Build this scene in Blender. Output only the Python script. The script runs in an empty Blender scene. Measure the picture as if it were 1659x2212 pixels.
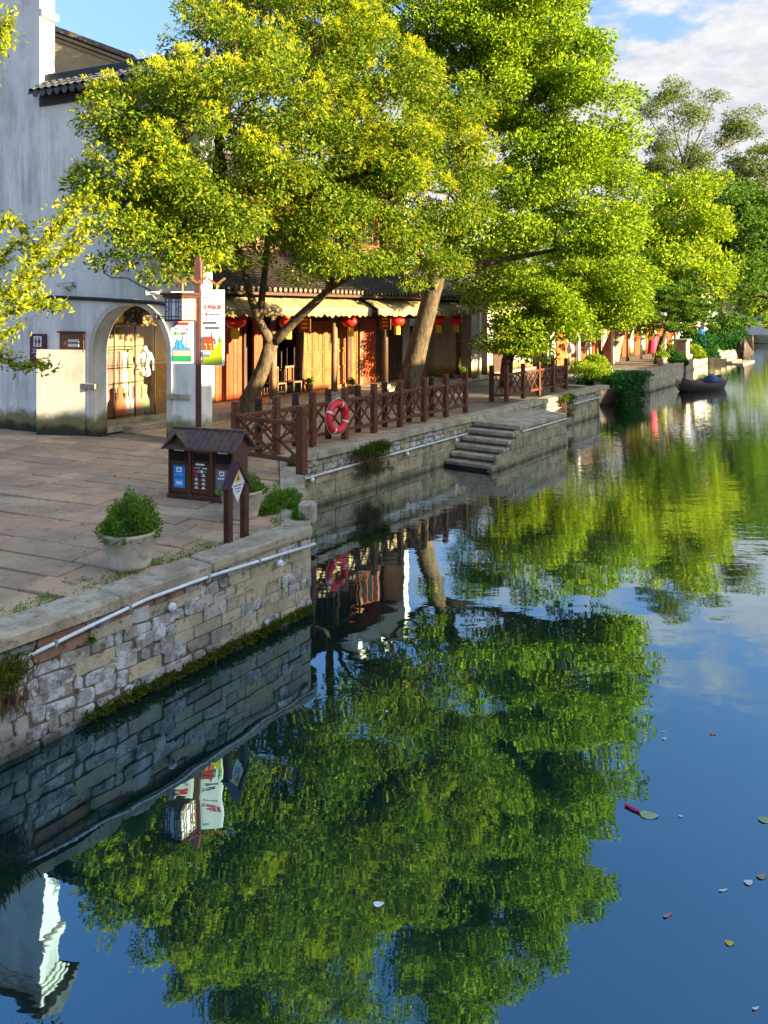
import bpy, math, random
import numpy as np
from mathutils import Vector, Matrix

sc = bpy.context.scene
col = sc.collection
R = math.radians
rnd = random.Random(7)

# ------------------------------------------------------------------ camera
EYE = 2.95            # eye height above the quay (z = 0); the water lies at WZ
WZ = -1.15
FPX = 1600.0 / 1659.0
cam_d = bpy.data.cameras.new('camera')
cam = bpy.data.objects.new('camera', cam_d)
col.objects.link(cam)
cam.location = (0, 0, EYE)
cam.rotation_euler = (R(90), 0, 0)
cam_d.sensor_fit = 'HORIZONTAL'
cam_d.sensor_width = 36.0
cam_d.lens = 36.0 * FPX
cam_d.shift_y = -429.0 / 1659.0
cam_d.clip_start = 0.05
cam_d.clip_end = 6000
sc.camera = cam

# ------------------------------------------------------------------ light
SUN_EL = 12.5
SX, SY = 0.925, -0.38                     # horizontal direction towards the sun
world = bpy.data.worlds.new('World')
sc.world = world
world.use_nodes = True
wn, wl = world.node_tree.nodes, world.node_tree.links
wn.clear()
w_out = wn.new('ShaderNodeOutputWorld')
w_bg = wn.new('ShaderNodeBackground')
w_bg.inputs[1].default_value = 0.15
sky = wn.new('ShaderNodeTexSky')
sky.sky_type = 'NISHITA'
sky.sun_disc = False
sky.sun_elevation = R(SUN_EL)
sky.sun_rotation = math.atan2(SX, SY)
sky.altitude = 0.0
sky.air_density = 1.0
sky.dust_density = 9.0
sky.ozone_density = 2.5


def wnode(t, **kw):
    n = wn.new(t)
    for k, v in kw.items():
        setattr(n, k, v)
    return n


def wmath(op, a, b=None, c=None, clamp=False):
    n = wnode('ShaderNodeMath', operation=op)
    n.use_clamp = clamp
    for i, v in enumerate((a, b, c)):
        if v is None:
            continue
        if isinstance(v, (int, float)):
            n.inputs[i].default_value = v
        else:
            wl.new(v, n.inputs[i])
    return n.outputs[0]


tc = wnode('ShaderNodeTexCoord')
sep = wnode('ShaderNodeSeparateXYZ')
wl.new(tc.outputs['Generated'], sep.inputs[0])
zc = wmath('MAXIMUM', sep.outputs[2], 0.0)
den = wmath('ADD', zc, 0.16)
cx = wmath('DIVIDE', sep.outputs[0], den)
cy = wmath('DIVIDE', sep.outputs[1], den)
comb = wnode('ShaderNodeCombineXYZ')
wl.new(cx, comb.inputs[0])
wl.new(cy, comb.inputs[1])
comb.inputs[2].default_value = 3.7
cn = wnode('ShaderNodeTexNoise')
cn.inputs['Scale'].default_value = 1.9
cn.inputs['Detail'].default_value = 9
cn.inputs['Roughness'].default_value = 0.58
wl.new(comb.outputs[0], cn.inputs['Vector'])
# a bank of cloud low in the sky, thinning out upwards and towards the west
thr = wmath('MULTIPLY_ADD', zc, 4.0, -1.0)
thr = wmath('MULTIPLY_ADD', sep.outputs[0], -0.9, thr)
thr = wmath('ADD', thr, 0.11)
dif = wmath('SUBTRACT', cn.outputs['Fac'], thr)
cn2 = wnode('ShaderNodeTexNoise')
cn2.inputs['Scale'].default_value = 8.5
cn2.inputs['Detail'].default_value = 7
cn2.inputs['Roughness'].default_value = 0.62
wl.new(comb.outputs[0], cn2.inputs['Vector'])
dif = wmath('ADD', dif, wmath('MULTIPLY_ADD', cn2.outputs['Fac'], 1.5, -0.75))
cov = wmath('MULTIPLY', dif, 2.9, clamp=True)
cov = wmath('MULTIPLY', cov, 0.93)
cmix = wnode('ShaderNodeMix', data_type='RGBA')
wl.new(cov, cmix.inputs[0])
boost = wnode('ShaderNodeMix', data_type='RGBA', blend_type='MULTIPLY')
boost.inputs[0].default_value = 1.0
wl.new(sky.outputs[0], boost.inputs[6])
boost.inputs[7].default_value = (0.80, 0.90, 0.97, 1)
wl.new(boost.outputs[2], cmix.inputs[6])
cshade = wnode('ShaderNodeMix', data_type='RGBA')
wl.new(wmath('MULTIPLY_ADD', cn2.outputs['Fac'], 3.2, -1.1, clamp=True), cshade.inputs[0])
cshade.inputs[6].default_value = (1.0, 1.03, 1.10, 1)
cshade.inputs[7].default_value = (1.40, 1.38, 1.36, 1)
wl.new(cshade.outputs[2], cmix.inputs[7])
wl.new(cmix.outputs[2], w_bg.inputs[0])
wl.new(w_bg.outputs[0], w_out.inputs[0])

sun_d = bpy.data.lights.new('sun', 'SUN')
sun = bpy.data.objects.new('sun', sun_d)
col.objects.link(sun)
sun_d.energy = 5.0
sun_d.angle = R(0.55)
sun_d.color = (1.0, 0.80, 0.48)
ce = math.cos(R(SUN_EL))
h = math.hypot(SX, SY)
SDIR = Vector((SX / h * ce, SY / h * ce, math.sin(R(SUN_EL))))
sun.rotation_euler = SDIR.to_track_quat('Z', 'Y').to_euler()
sun.location = (30, -10, 30)

vs = sc.view_settings
vs.view_transform = 'Standard'
vs.look = 'None'
vs.exposure = 2.28
vs.gamma = 1.0
vs.use_curve_mapping = False
cy_ = sc.cycles
cy_.max_bounces = 6
cy_.diffuse_bounces = 3
cy_.glossy_bounces = 4
cy_.transmission_bounces = 4
cy_.transparent_max_bounces = 6
cy_.caustics_reflective = False
cy_.caustics_refractive = False
cy_.use_denoising = True
try:
    cy_.denoiser = 'OPENIMAGEDENOISE'
except Exception:
    pass

# ------------------------------------------------------------------ frames
UX, UY = 0.585, 0.811                     # along the canal
NX, NY = 0.811, -0.585                    # across it, towards the water
UANG = math.atan2(UY, UX)


def F(s, t, z=0.0):
    return Vector((UX * s + NX * t, UY * s + NY * t, z))


def st(p):
    return p[0] * UX + p[1] * UY, p[0] * NX + p[1] * NY


def PX(x, y, Y):
    """a point seen at (x, y) of the 1659 x 2212 picture at distance Y"""
    return Vector(((x - 829.5) / 1600 * Y, Y, EYE - (y - 677) * Y / 1600))


def GR(x, y, z=0.0):
    Y = 1600 * (EYE - z) / (y - 677)
    return Vector(((x - 829.5) / 1600 * Y, Y, z))


def s_at(x, t):
    """where along the canal the line t = const is seen at column x"""
    k = (x - 829.5) / 1600
    return t * (k * NY - NX) / (UX - k * UY)


# ------------------------------------------------------------------ objects
def thing(name, label, cat, loc=(0, 0, 0), group=None):
    o = bpy.data.objects.new(name, None)
    o.empty_display_size = 0.2
    col.objects.link(o)
    o.location = loc
    o['label'] = label
    o['category'] = cat
    if group:
        o['group'] = group
    return o


def tag(o, label, cat, group=None):
    o['label'] = label
    o['category'] = cat
    if group:
        o['group'] = group
    return o


def root_loc(p):
    v = Vector((0, 0, 0))
    while p is not None:
        v += Vector(p.location)
        p = p.parent
    return v


class MB:
    def __init__(self):
        self.v = []
        self.f = []

    def add(self, vs, fs):
        n = len(self.v)
        self.v.extend([tuple(p) for p in vs])
        self.f.extend([tuple(i + n for i in f) for f in fs])
        return self

    def box(self, c, ex, ey, ez, sx, sy, sz, bev=0.0):
        """box centred at c with axes ex, ey, ez and full sizes sx, sy, sz"""
        c, ex, ey, ez = Vector(c), Vector(ex), Vector(ey), Vector(ez)
        hx, hy, hz = sx / 2, sy / 2, sz / 2
        b = min(bev, hx * .45, hy * .45, hz * .45)
        if b <= 0:
            P = [c + ex * (i * hx) + ey * (j * hy) + ez * (k * hz) for k in (-1, 1) for j in (-1, 1) for i in (-1, 1)]
            return self.add(P, [(0, 2, 3, 1), (4, 5, 7, 6), (0, 1, 5, 4), (2, 6, 7, 3), (0, 4, 6, 2), (1, 3, 7, 5)])
        P = []
        idx = {}
        for k in (-1, 1):
            for j in (-1, 1):
                for i in (-1, 1):
                    for ax in range(3):
                        x, y, z = i * (hx - b), j * (hy - b), k * (hz - b)
                        if ax == 0:
                            x = i * hx
                        elif ax == 1:
                            y = j * hy
                        else:
                            z = k * hz
                        idx[(i, j, k, ax)] = len(P)
                        P.append(c + ex * x + ey * y + ez * z)
        fs = []
        for i in (-1, 1):
            q = [idx[(i, j, k, 0)] for j, k in ((-1, -1), (1, -1), (1, 1), (-1, 1))]
            fs.append(q if i > 0 else q[::-1])
        for j in (-1, 1):
            q = [idx[(i, j, k, 1)] for i, k in ((-1, -1), (1, -1), (1, 1), (-1, 1))]
            fs.append(q[::-1] if j > 0 else q)
        for k in (-1, 1):
            q = [idx[(i, j, k, 2)] for i, j in ((-1, -1), (1, -1), (1, 1), (-1, 1))]
            fs.append(q if k > 0 else q[::-1])
        for j in (-1, 1):
            for k in (-1, 1):
                q = [idx[(-1, j, k, 1)], idx[(1, j, k, 1)], idx[(1, j, k, 2)], idx[(-1, j, k, 2)]]
                fs.append(q)
        for i in (-1, 1):
            for k in (-1, 1):
                q = [idx[(i, -1, k, 0)], idx[(i, 1, k, 0)], idx[(i, 1, k, 2)], idx[(i, -1, k, 2)]]
                fs.append(q)
        for i in (-1, 1):
            for j in (-1, 1):
                q = [idx[(i, j, -1, 0)], idx[(i, j, 1, 0)], idx[(i, j, 1, 1)], idx[(i, j, -1, 1)]]
                fs.append(q)
        for i in (-1, 1):
            for j in (-1, 1):
                for k in (-1, 1):
                    fs.append([idx[(i, j, k, 0)], idx[(i, j, k, 1)], idx[(i, j, k, 2)]])
        return self.add(P, fs)

    def stbox(self, s0, s1, t0, t1, z0, z1, bev=0.0):
        """box in canal coordinates"""
        return self.box(F((s0 + s1) / 2, (t0 + t1) / 2, (z0 + z1) / 2), (UX, UY, 0), (NX, NY, 0), (0, 0, 1),
                        abs(s1 - s0), abs(t1 - t0), abs(z1 - z0), bev)

    def bar(self, p, q, w, hgt=None, up=(0, 0, 1), bev=0.0):
        p, q = Vector(p), Vector(q)
        d = q - p
        L = d.length
        if L < 1e-6:
            return self
        d /= L
        up = Vector(up)
        if abs(d.dot(up)) > .98:
            up = Vector((UX, UY, 0))
        side = d.cross(up).normalized()
        up2 = side.cross(d).normalized()
        return self.box((p + q) / 2, d, side, up2, L, w, hgt or w, bev)

    def tube(self, pts, rad, n=8, cap=True):
        pts = [Vector(p) for p in pts]
        if isinstance(rad, (int, float)):
            rad = [rad] * len(pts)
        rings = []
        prev = None
        for i, p in enumerate(pts):
            a = pts[max(i - 1, 0)]
            b = pts[min(i + 1, len(pts) - 1)]
            d = (b - a).normalized()
            if prev is None:
                ref = Vector((0, 0, 1)) if abs(d.z) < .9 else Vector((1, 0, 0))
                x = d.cross(ref).normalized()
            else:
                x = (prev - d * prev.dot(d)).normalized()
            prev = x
            y = d.cross(x)
            rings.append([p + (x * math.cos(2 * math.pi * k / n) + y * math.sin(2 * math.pi * k / n)) * rad[i] for k in range(n)])
        vs = [p for r in rings for p in r]
        fs = []
        for i in range(len(rings) - 1):
            for k in range(n):
                k2 = (k + 1) % n
                fs.append((i * n + k, i * n + k2, (i + 1) * n + k2, (i + 1) * n + k))
        if cap:
            fs.append(tuple(range(n))[::-1])
            fs.append(tuple((len(rings) - 1) * n + k for k in range(n)))
        return self.add(vs, fs)

    def lathe(self, c, prof, n=20, ax=(0, 0, 1), jit=0.0):
        """revolve [(r, h)] about an axis through c"""
        c, ax = Vector(c), Vector(ax).normalized()
        ref = Vector((1, 0, 0)) if abs(ax.x) < .9 else Vector((0, 1, 0))
        x = ax.cross(ref).normalized()
        y = ax.cross(x)
        vs, fs = [], []
        for r, hh in prof:
            for k in range(n):
                a = 2 * math.pi * k / n
                rr = r * (1 + rnd.uniform(-jit, jit))
                vs.append(c + ax * hh + (x * math.cos(a) + y * math.sin(a)) * rr)
        for i in range(len(prof) - 1):
            for k in range(n):
                k2 = (k + 1) % n
                fs.append((i * n + k, i * n + k2, (i + 1) * n + k2, (i + 1) * n + k))
        fs.append(tuple(range(n))[::-1])
        fs.append(tuple((len(prof) - 1) * n + k for k in range(n)))
        return self.add(vs, fs)

    def prism(self, poly, off):
        """poly: 3-D points in order; extruded by off"""
        poly = [Vector(p) for p in poly]
        off = Vector(off)
        n = len(poly)
        vs = poly + [p + off for p in poly]
        fs = [tuple(range(n))[::-1], tuple(range(n, 2 * n))]
        for i in range(n):
            j = (i + 1) % n
            fs.append((i, j, n + j, n + i))
        return self.add(vs, fs)

    def build(self, name, mat, parent=None, smooth=False, origin=None):
        L = root_loc(parent)
        o0 = Vector(origin) if origin is not None else L
        me = bpy.data.meshes.new(name)
        me.from_pydata([(p[0] - o0[0], p[1] - o0[1], p[2] - o0[2]) for p in self.v], [], self.f)
        me.update()
        if mat:
            me.materials.append(mat)
        if smooth:
            me.polygons.foreach_set('use_smooth', [True] * len(me.polygons))
        o = bpy.data.objects.new(name, me)
        col.objects.link(o)
        o.parent = parent
        if origin is not None:
            o.location = o0 - L
        return o


def fix_normals(o):
    import bmesh
    bm = bmesh.new()
    bm.from_mesh(o.data)
    bmesh.ops.recalc_face_normals(bm, faces=bm.faces)
    bm.to_mesh(o.data)
    bm.free()
    return o


def struct(name, mb, mat, parent=None):
    o = mb.build(name, mat, parent)
    if parent is None:
        o['kind'] = 'structure'
    return o


def copy_tree(o, parent=None, loc=None, rz=None):
    c = o.copy()
    col.objects.link(c)
    c.parent = parent
    if loc is not None:
        c.location = loc
    if rz is not None:
        c.rotation_euler = (0, 0, rz)
    for ch in o.children:
        copy_tree(ch, c)
    return c


# ------------------------------------------------------------------ materials
class Nodes:
    def __init__(self, name):
        self.m = bpy.data.materials.new(name)
        self.m.use_nodes = True
        self.n = self.m.node_tree.nodes
        self.l = self.m.node_tree.links
        self.b = self.n['Principled BSDF']
        self.out = self.n['Material Output']

    def new(self, t, **kw):
        x = self.n.new(t)
        for k, v in kw.items():
            setattr(x, k, v)
        return x

    def put(self, v, sock):
        if hasattr(v, 'is_linked'):
            self.l.new(v, sock)
        else:
            sock.default_value = v

    def math(self, op, a, b=0.0, c=0.0, clamp=False):
        x = self.new('ShaderNodeMath', operation=op)
        x.use_clamp = clamp
        for i, v in enumerate((a, b, c)):
            self.put(v, x.inputs[i])
        return x.outputs[0]

    def mix(self, f, a, b, blend='MIX'):
        x = self.new('ShaderNodeMix', data_type='RGBA', blend_type=blend)
        self.put(f, x.inputs[0])
        for v, i in ((a, 6), (b, 7)):
            if isinstance(v, tuple) and len(v) == 3:
                v = (*v, 1)
            self.put(v, x.inputs[i])
        return x.outputs[2]

    def coords(self, scale=(1, 1, 1)):
        g = self.new('ShaderNodeNewGeometry')
        mp = self.new('ShaderNodeMapping')
        mp.inputs['Scale'].default_value = scale
        self.l.new(g.outputs['Position'], mp.inputs[0])
        return mp.outputs[0]

    def noise(self, scale, detail=4, rough=.55, stretch=(1, 1, 1), vec=None):
        x = self.new('ShaderNodeTexNoise')
        x.inputs['Scale'].default_value = scale
        x.inputs['Detail'].default_value = detail
        x.inputs['Roughness'].default_value = rough
        self.l.new(vec if vec is not None else self.coords(stretch), x.inputs['Vector'])
        return x.outputs['Fac']

    def ramp(self, fac, stops, interp='LINEAR'):
        x = self.new('ShaderNodeValToRGB')
        cr = x.color_ramp
        cr.interpolation = interp
        while len(cr.elements) < len(stops):
            cr.elements.new(.5)
        for e, (p, c) in zip(cr.elements, stops):
            e.position = p
            e.color = (*c, 1) if len(c) == 3 else c
        self.l.new(fac, x.inputs[0])
        return x.outputs[0]

    def step(self, v, lo, hi):
        x = self.new('ShaderNodeMapRange')
        x.interpolation_type = 'SMOOTHSTEP'
        self.put(v, x.inputs[0])
        x.inputs[1].default_value = lo
        x.inputs[2].default_value = hi
        return x.outputs[0]

    def bump(self, height, dist=.01, strength=1.0):
        x = self.new('ShaderNodeBump')
        x.inputs['Distance'].default_value = dist
        x.inputs['Strength'].default_value = strength
        self.l.new(height, x.inputs['Height'])
        self.l.new(x.outputs[0], self.b.inputs['Normal'])

    def posz(self):
        g = self.new('ShaderNodeNewGeometry')
        s = self.new('ShaderNodeSeparateXYZ')
        self.l.new(g.outputs['Position'], s.inputs[0])
        return s.outputs[2]

    def objrand(self):
        return self.new('ShaderNodeObjectInfo').outputs['Random']

    def fin(self, colr, rough=.7, spec=.35):
        if isinstance(colr, tuple) and len(colr) == 3:
            colr = (*colr, 1)
        self.put(colr, self.b.inputs['Base Color'])
        self.put(rough, self.b.inputs['Roughness'])
        self.b.inputs['Specular IOR Level'].default_value = spec
        return self.m


def simple(name, c, rough=.6, var=.18, scale=7, spec=.3, bump=0.0, stretch=(1, 1, 1)):
    N = Nodes(name)
    f = N.noise(scale, 5, .6, stretch)
    a = tuple(x * (1 - var) for x in c)
    b = tuple(min(1, x * (1 + var)) for x in c)
    cc = N.mix(N.step(f, .3, .7), a, b)
    if bump:
        N.bump(f, bump)
    return N.fin(cc, rough, spec)


M = {}


def stone_mat(name, stops, dark, wet=True, dirt=.55, white=None, bump=.012, stain=.55):
    """weathered stone: colour by piece, blotches, dirt and a damp foot at the waterline"""
    N = Nodes(name)
    base = N.ramp(N.objrand(), stops)
    n1 = N.noise(3.2, 6, .65)
    n2 = N.noise(17, 5, .7)
    c = N.mix(N.math('MULTIPLY', N.step(n1, .38, .66), dirt), base, dark)
    c = N.mix(N.math('MULTIPLY', N.step(n2, .50, .72), .6), c, dark)
    if white:
        n3 = N.noise(6.5, 7, .72)
        n4 = N.noise(1.1, 3, .5)
        k = N.math('MULTIPLY', N.step(n3, .47, .60), N.step(n4, .36, .56))
        c = N.mix(N.math('MULTIPLY', k, .85), c, white)
    n5 = N.noise(8.5, 7, .75)
    c = N.mix(N.math('MULTIPLY', N.step(n5, .54, .62), stain), c, (.035, .033, .028))
    if wet:
        z = N.math('ADD', N.posz(), N.math('MULTIPLY', N.noise(2.5, 4, .6), .22))
        w = N.step(z, WZ + .03, WZ + .33)
        c = N.mix(w, (.012, .018, .010), c)
    N.bump(N.math('ADD', n2, n1), bump)
    return N.fin(c, .85, .25)


M['rubble'] = stone_mat('rubble_stone', [(0, (.28, .28, .27)), (.3, (.45, .45, .44)), (.55, (.34, .31, .27)), (.8, (.52, .52, .51)), (1, (.38, .33, .25))],
                        (.085, .08, .07), white=(.66, .69, .72), dirt=.6)
M['tan_block'] = stone_mat('tan_dressed_stone', [(0, (.48, .41, .28)), (.35, (.56, .48, .34)), (.7, (.42, .38, .29)), (1, (.52, .47, .35))],
                           (.16, .15, .11), dirt=.45)
M['far_block'] = stone_mat('mossy_dressed_stone', [(0, (.42, .37, .24)), (.35, (.50, .43, .28)), (.7, (.34, .32, .20)), (1, (.52, .42, .30))],
                           (.10, .11, .07), dirt=.6)
M['red_block'] = stone_mat('red_sandstone', [(0, (.36, .19, .13)), (1, (.42, .26, .19))], (.14, .10, .08), dirt=.5)
M['coping'] = stone_mat('coping_stone', [(0, (.45, .375, .28)), (.5, (.52, .44, .33)), (1, (.40, .35, .27))], (.18, .15, .11), wet=False, dirt=.65, stain=.35)
M['mortar'] = stone_mat('dark_mortar', [(0, (.17, .15, .115)), (1, (.19, .165, .13))], (.07, .065, .05), dirt=.5)


def paving_mat():
    N = Nodes('paving_stone')
    base = N.ramp(N.objrand(), [(0, (.43, .27, .165)), (.25, (.54, .36, .225)), (.5, (.36, .245, .165)), (.75, (.58, .40, .255)), (.9, (.50, .295, .185)), (1, (.41, .285, .195))])
    n1 = N.noise(1.3, 6, .7)
    n2 = N.noise(30, 5, .7)
    n3 = N.noise(6.0, 7, .75)
    c = N.mix(N.math('MULTIPLY', N.step(n1, .40, .66), .55), base, (.20, .15, .115))
    c = N.mix(N.math('MULTIPLY', N.step(n2, .50, .68), .45), c, (.50, .39, .28))
    c = N.mix(N.math('MULTIPLY', N.step(n3, .56, .64), .55), c, (.12, .095, .075))
    c = N.mix(N.math('MULTIPLY', N.step(n3, .40, .34), .35), c, (.58, .47, .35))
    N.bump(N.math('ADD', N.math('ADD', N.math('MULTIPLY', n2, .5), n1), n3), .022)
    return N.fin(c, .75, .35)


M['paving'] = paving_mat()
M['earth'] = simple('joint_earth', (.075, .06, .045), .95, .4, 9, bump=.01)
M['ground_far'] = simple('ground_earth', (.20, .165, .13), .9, .25, 1.5)


def plaster_mat(name, light, streak, moss=True, amount=.8):
    N = Nodes(name)
    n1 = N.noise(.55, 6, .65)
    n2 = N.noise(2.4, 6, .68, (1, 1, .16))
    n3 = N.noise(9, 5, .6)
    n4 = N.noise(7.5, 6, .7, (1, 1, .05))
    k = N.math('MULTIPLY', N.step(n1, .36, .62), N.step(n2, .38, .64))
    c = N.mix(N.math('MULTIPLY', k, amount), light, streak)
    k2 = N.math('MULTIPLY', N.step(n1, .46, .60), N.step(n4, .48, .66))
    c = N.mix(N.math('MULTIPLY', k2, amount * .7), c, streak)
    n6 = N.noise(4.0, 8, .8)
    c = N.mix(N.math('MULTIPLY', N.step(n6, .57, .66), amount * .35), c, tuple(x * .55 for x in light))
    c = N.mix(N.math('MULTIPLY', N.step(n3, .45, .75), .25), c, tuple(x * .6 for x in light))
    z = N.posz()
    if moss:
        zz = N.math('ADD', z, N.math('MULTIPLY', N.noise(1.8, 5, .65), -.75))
        f1 = N.step(zz, .28, -.02)
        c = N.mix(N.math('MULTIPLY', f1, .9), c, (.16, .145, .03))
        zz2 = N.math('ADD', z, N.math('MULTIPLY', N.noise(3.1, 5, .65), -.5))
        f2 = N.step(zz2, .06, -.16)
        c = N.mix(N.math('MULTIPLY', f2, .9), c, (.025, .025, .02))
    N.bump(N.math('ADD', n3, n1), .006)
    return N.fin(c, .88, .2)


M['plaster'] = plaster_mat('weathered_plaster', (.86, .85, .82), (.42, .41, .40), amount=.6)
M['plaster_dark'] = plaster_mat('streaked_plaster', (.80, .80, .80), (.30, .305, .31), amount=.62)
M['plaster_low'] = plaster_mat('aged_plaster', (.66, .61, .52), (.38, .33, .26), amount=.6)
M['plaster_white'] = plaster_mat('white_plaster', (.76, .76, .73), (.48, .48, .47), moss=False, amount=.5)
M['plaster_grey'] = plaster_mat('grey_plaster', (.36, .33, .29), (.20, .18, .16), amount=.7)
M['cream'] = simple('cream_plaster', (.46, .33, .18), .8, .12, 3)
M['tile'] = simple('grey_roof_tile', (.085, .088, .095), .75, .45, 12, bump=.008)
M['tile_brown'] = simple('old_roof_tile', (.17, .135, .10), .8, .5, 11, bump=.01)
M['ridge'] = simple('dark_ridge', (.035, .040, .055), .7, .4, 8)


def wood_mat(name, a, b, grain=(1, 1, .08), rough=.55):
    N = Nodes(name)
    n1 = N.noise(22, 5, .6, grain)
    n2 = N.noise(2.3, 4, .6)
    c = N.mix(N.step(n1, .3, .7), a, b)
    c = N.mix(N.math('MULTIPLY', N.step(n2, .45, .7), .4), c, tuple(x * .55 for x in a))
    n3 = N.noise(6.0, 7, .75)
    c = N.mix(N.math('MULTIPLY', N.step(n3, .55, .68), .45), c, tuple(min(.9, x * 1.9 + .02) for x in b))
    c = N.mix(N.math('MULTIPLY', N.step(n3, .44, .34), .5), c, tuple(x * .45 for x in a))
    N.bump(n1, .004)
    return N.fin(c, rough, .3)


M['fence'] = wood_mat('stained_fence_wood', (.085, .028, .014), (.16, .055, .028), (1, 1, 1), .45)
M['fence_dark'] = wood_mat('dark_fence_wood', (.030, .014, .010), (.055, .024, .016), (1, 1, 1), .5)
M['bin_wood'] = wood_mat('dark_red_wood', (.060, .022, .014), (.10, .036, .022), (1, 1, .06), .45)
M['bin_roof'] = simple('brown_metal_roof', (.105, .065, .058), .45, .25, 10)
M['old_wood'] = wood_mat('old_column_wood', (.15, .09, .05), (.28, .185, .11))
M['brown_wood'] = wood_mat('brown_column_wood', (.065, .034, .02), (.12, .064, .036))
M['door_red'] = wood_mat('red_door_wood', (.36, .055, .016), (.50, .095, .028))
M['door_orange'] = wood_mat('orange_door_wood', (.31, .095, .025), (.44, .16, .048))
M['door_dark'] = wood_mat('dark_door_wood', (.05, .030, .022), (.09, .050, .034))
M['black'] = simple('black_metal', (.012, .012, .013), .5, .2)
M['hole'] = simple('dark_inside', (.006, .006, .006), .9, .1)
M['white'] = simple('white_paint', (.78, .79, .80), .45, .05)
M['pipe'] = simple('white_pipe', (.66, .70, .74), .35, .10, 5)
M['pole'] = simple('maroon_pole_paint', (.095, .036, .034), .4, .15)
M['pole_lit'] = simple('lit_frame_paint', (.24, .11, .055), .45, .15)  # lighter copy of the pole paint, sunlight put into the colour
M['board'] = simple('banner_board', (.66, .70, .70), .4, .03)
M['frame_white'] = simple('banner_frame', (.76, .80, .80), .35, .03)
M['purple'] = simple('maroon_sign_board', (.075, .016, .035), .35, .1)
M['plaque'] = simple('brown_plaque', (.17, .055, .032), .45, .15)
M['blue_plate'] = simple('blue_plate', (.015, .05, .22), .35, .1)
M['sticker_blue'] = simple('blue_sticker', (.02, .20, .62), .35, .05)
M['sticker_pale'] = simple('light_blue_print', (.12, .42, .85), .35, .05)
M['sticker_grey'] = simple('grey_sticker', (.14, .14, .17), .35, .05)
M['ink'] = simple('dark_ink', (.10, .09, .13), .6, .05)
M['ink_red'] = simple('red_ink', (.60, .03, .07), .5, .05)
M['ink_green'] = simple('green_ink', (.02, .26, .10), .5, .05)
M['ink_lime'] = simple('lime_ink', (.36, .45, .02), .5, .05)
M['ink_blue'] = simple('blue_ink', (.03, .30, .62), .5, .05)
M['ink_navy'] = simple('slate_ink', (.13, .20, .40), .5, .05)
M['ink_sand'] = simple('sand_ink', (.42, .38, .30), .5, .05)
M['ink_brick'] = simple('brick_ink', (.48, .045, .03), .5, .05)
M['ink_yellow'] = simple('yellow_ink', (.75, .50, .04), .5, .05)
M['ink_teal'] = simple('teal_ink', (.03, .40, .33), .5, .05)
M['ring_red'] = simple('life_ring_red', (.74, .028, .045), .4, .06)
M['ring_white'] = simple('life_ring_band', (.75, .74, .72), .5, .05)
M['rope'] = simple('pale_rope', (.50, .42, .33), .8, .1)
M['lantern_red'] = simple('red_lantern_silk', (.62, .022, .012), .5, .10)
M['lantern_gold'] = simple('yellow_fringe', (.72, .47, .035), .6, .10)
M['pot'] = stone_mat('pot_stone', [(0, (.50, .44, .35)), (1, (.54, .48, .39))], (.24, .20, .15), wet=False, dirt=.5, stain=.25)
M['dress_white'] = simple('white_cloth', (.75, .70, .62), .8, .06)
M['dress_pink'] = simple('pink_cloth', (.50, .22, .19), .8, .12)
M['dress_red'] = simple('orange_red_cloth', (.66, .16, .07), .8, .12)
M['dress_green'] = simple('green_cloth', (.10, .33, .14), .8, .12)
M['dress_tan'] = simple('tan_cloth', (.42, .30, .20), .8, .12)
M['dress_olive'] = simple('pale_green_cloth', (.38, .44, .22), .8, .12)
M['dress_rose'] = simple('dusty_rose_cloth', (.40, .17, .15), .8, .12)
M['bright_pink'] = simple('bright_pink_cloth', (.80, .06, .16), .7, .08)
M['bright_blue'] = simple('bright_blue_cloth', (.02, .16, .66), .7, .08)
M['tarp_blue'] = simple('blue_tarp', (.035, .075, .17), .55, .25, 5)
M['boat_wood'] = wood_mat('tarred_boat_wood', (.035, .022, .015), (.075, .048, .03), (1, 1, 1))
M['boat_worn'] = wood_mat('worn_boat_wood', (.12, .07, .04), (.20, .13, .075), (1, 1, 1))
M['yellow'] = simple('yellow_plastic', (.80, .56, .03), .4, .05)
M['skin_white'] = simple('mannequin_white', (.78, .76, .72), .4, .03)
M['steel'] = simple('grey_steel', (.30, .31, .32), .4, .1)


def awning_mat():
    N = Nodes('striped_awning_cloth')
    g = N.new('ShaderNodeNewGeometry')
    d = N.new('ShaderNodeVectorMath', operation='DOT_PRODUCT')
    N.l.new(g.outputs['Position'], d.inputs[0])
    d.inputs[1].default_value = (UX, UY, 0)
    fr = N.math('FRACT', N.math('MULTIPLY', d.outputs['Value'], 3.6))
    k = N.step(N.math('ABSOLUTE', N.math('SUBTRACT', fr, .5)), .22, .27)
    c = N.mix(k, (.33, .255, .115), (.44, .36, .19))
    n = N.noise(3, 5, .65)
    c = N.mix(N.math('MULTIPLY', N.step(n, .42, .7), .6), c, (.17, .13, .06))
    m = N.fin(c, .8, .2)
    return m


M['awning'] = awning_mat()


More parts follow.
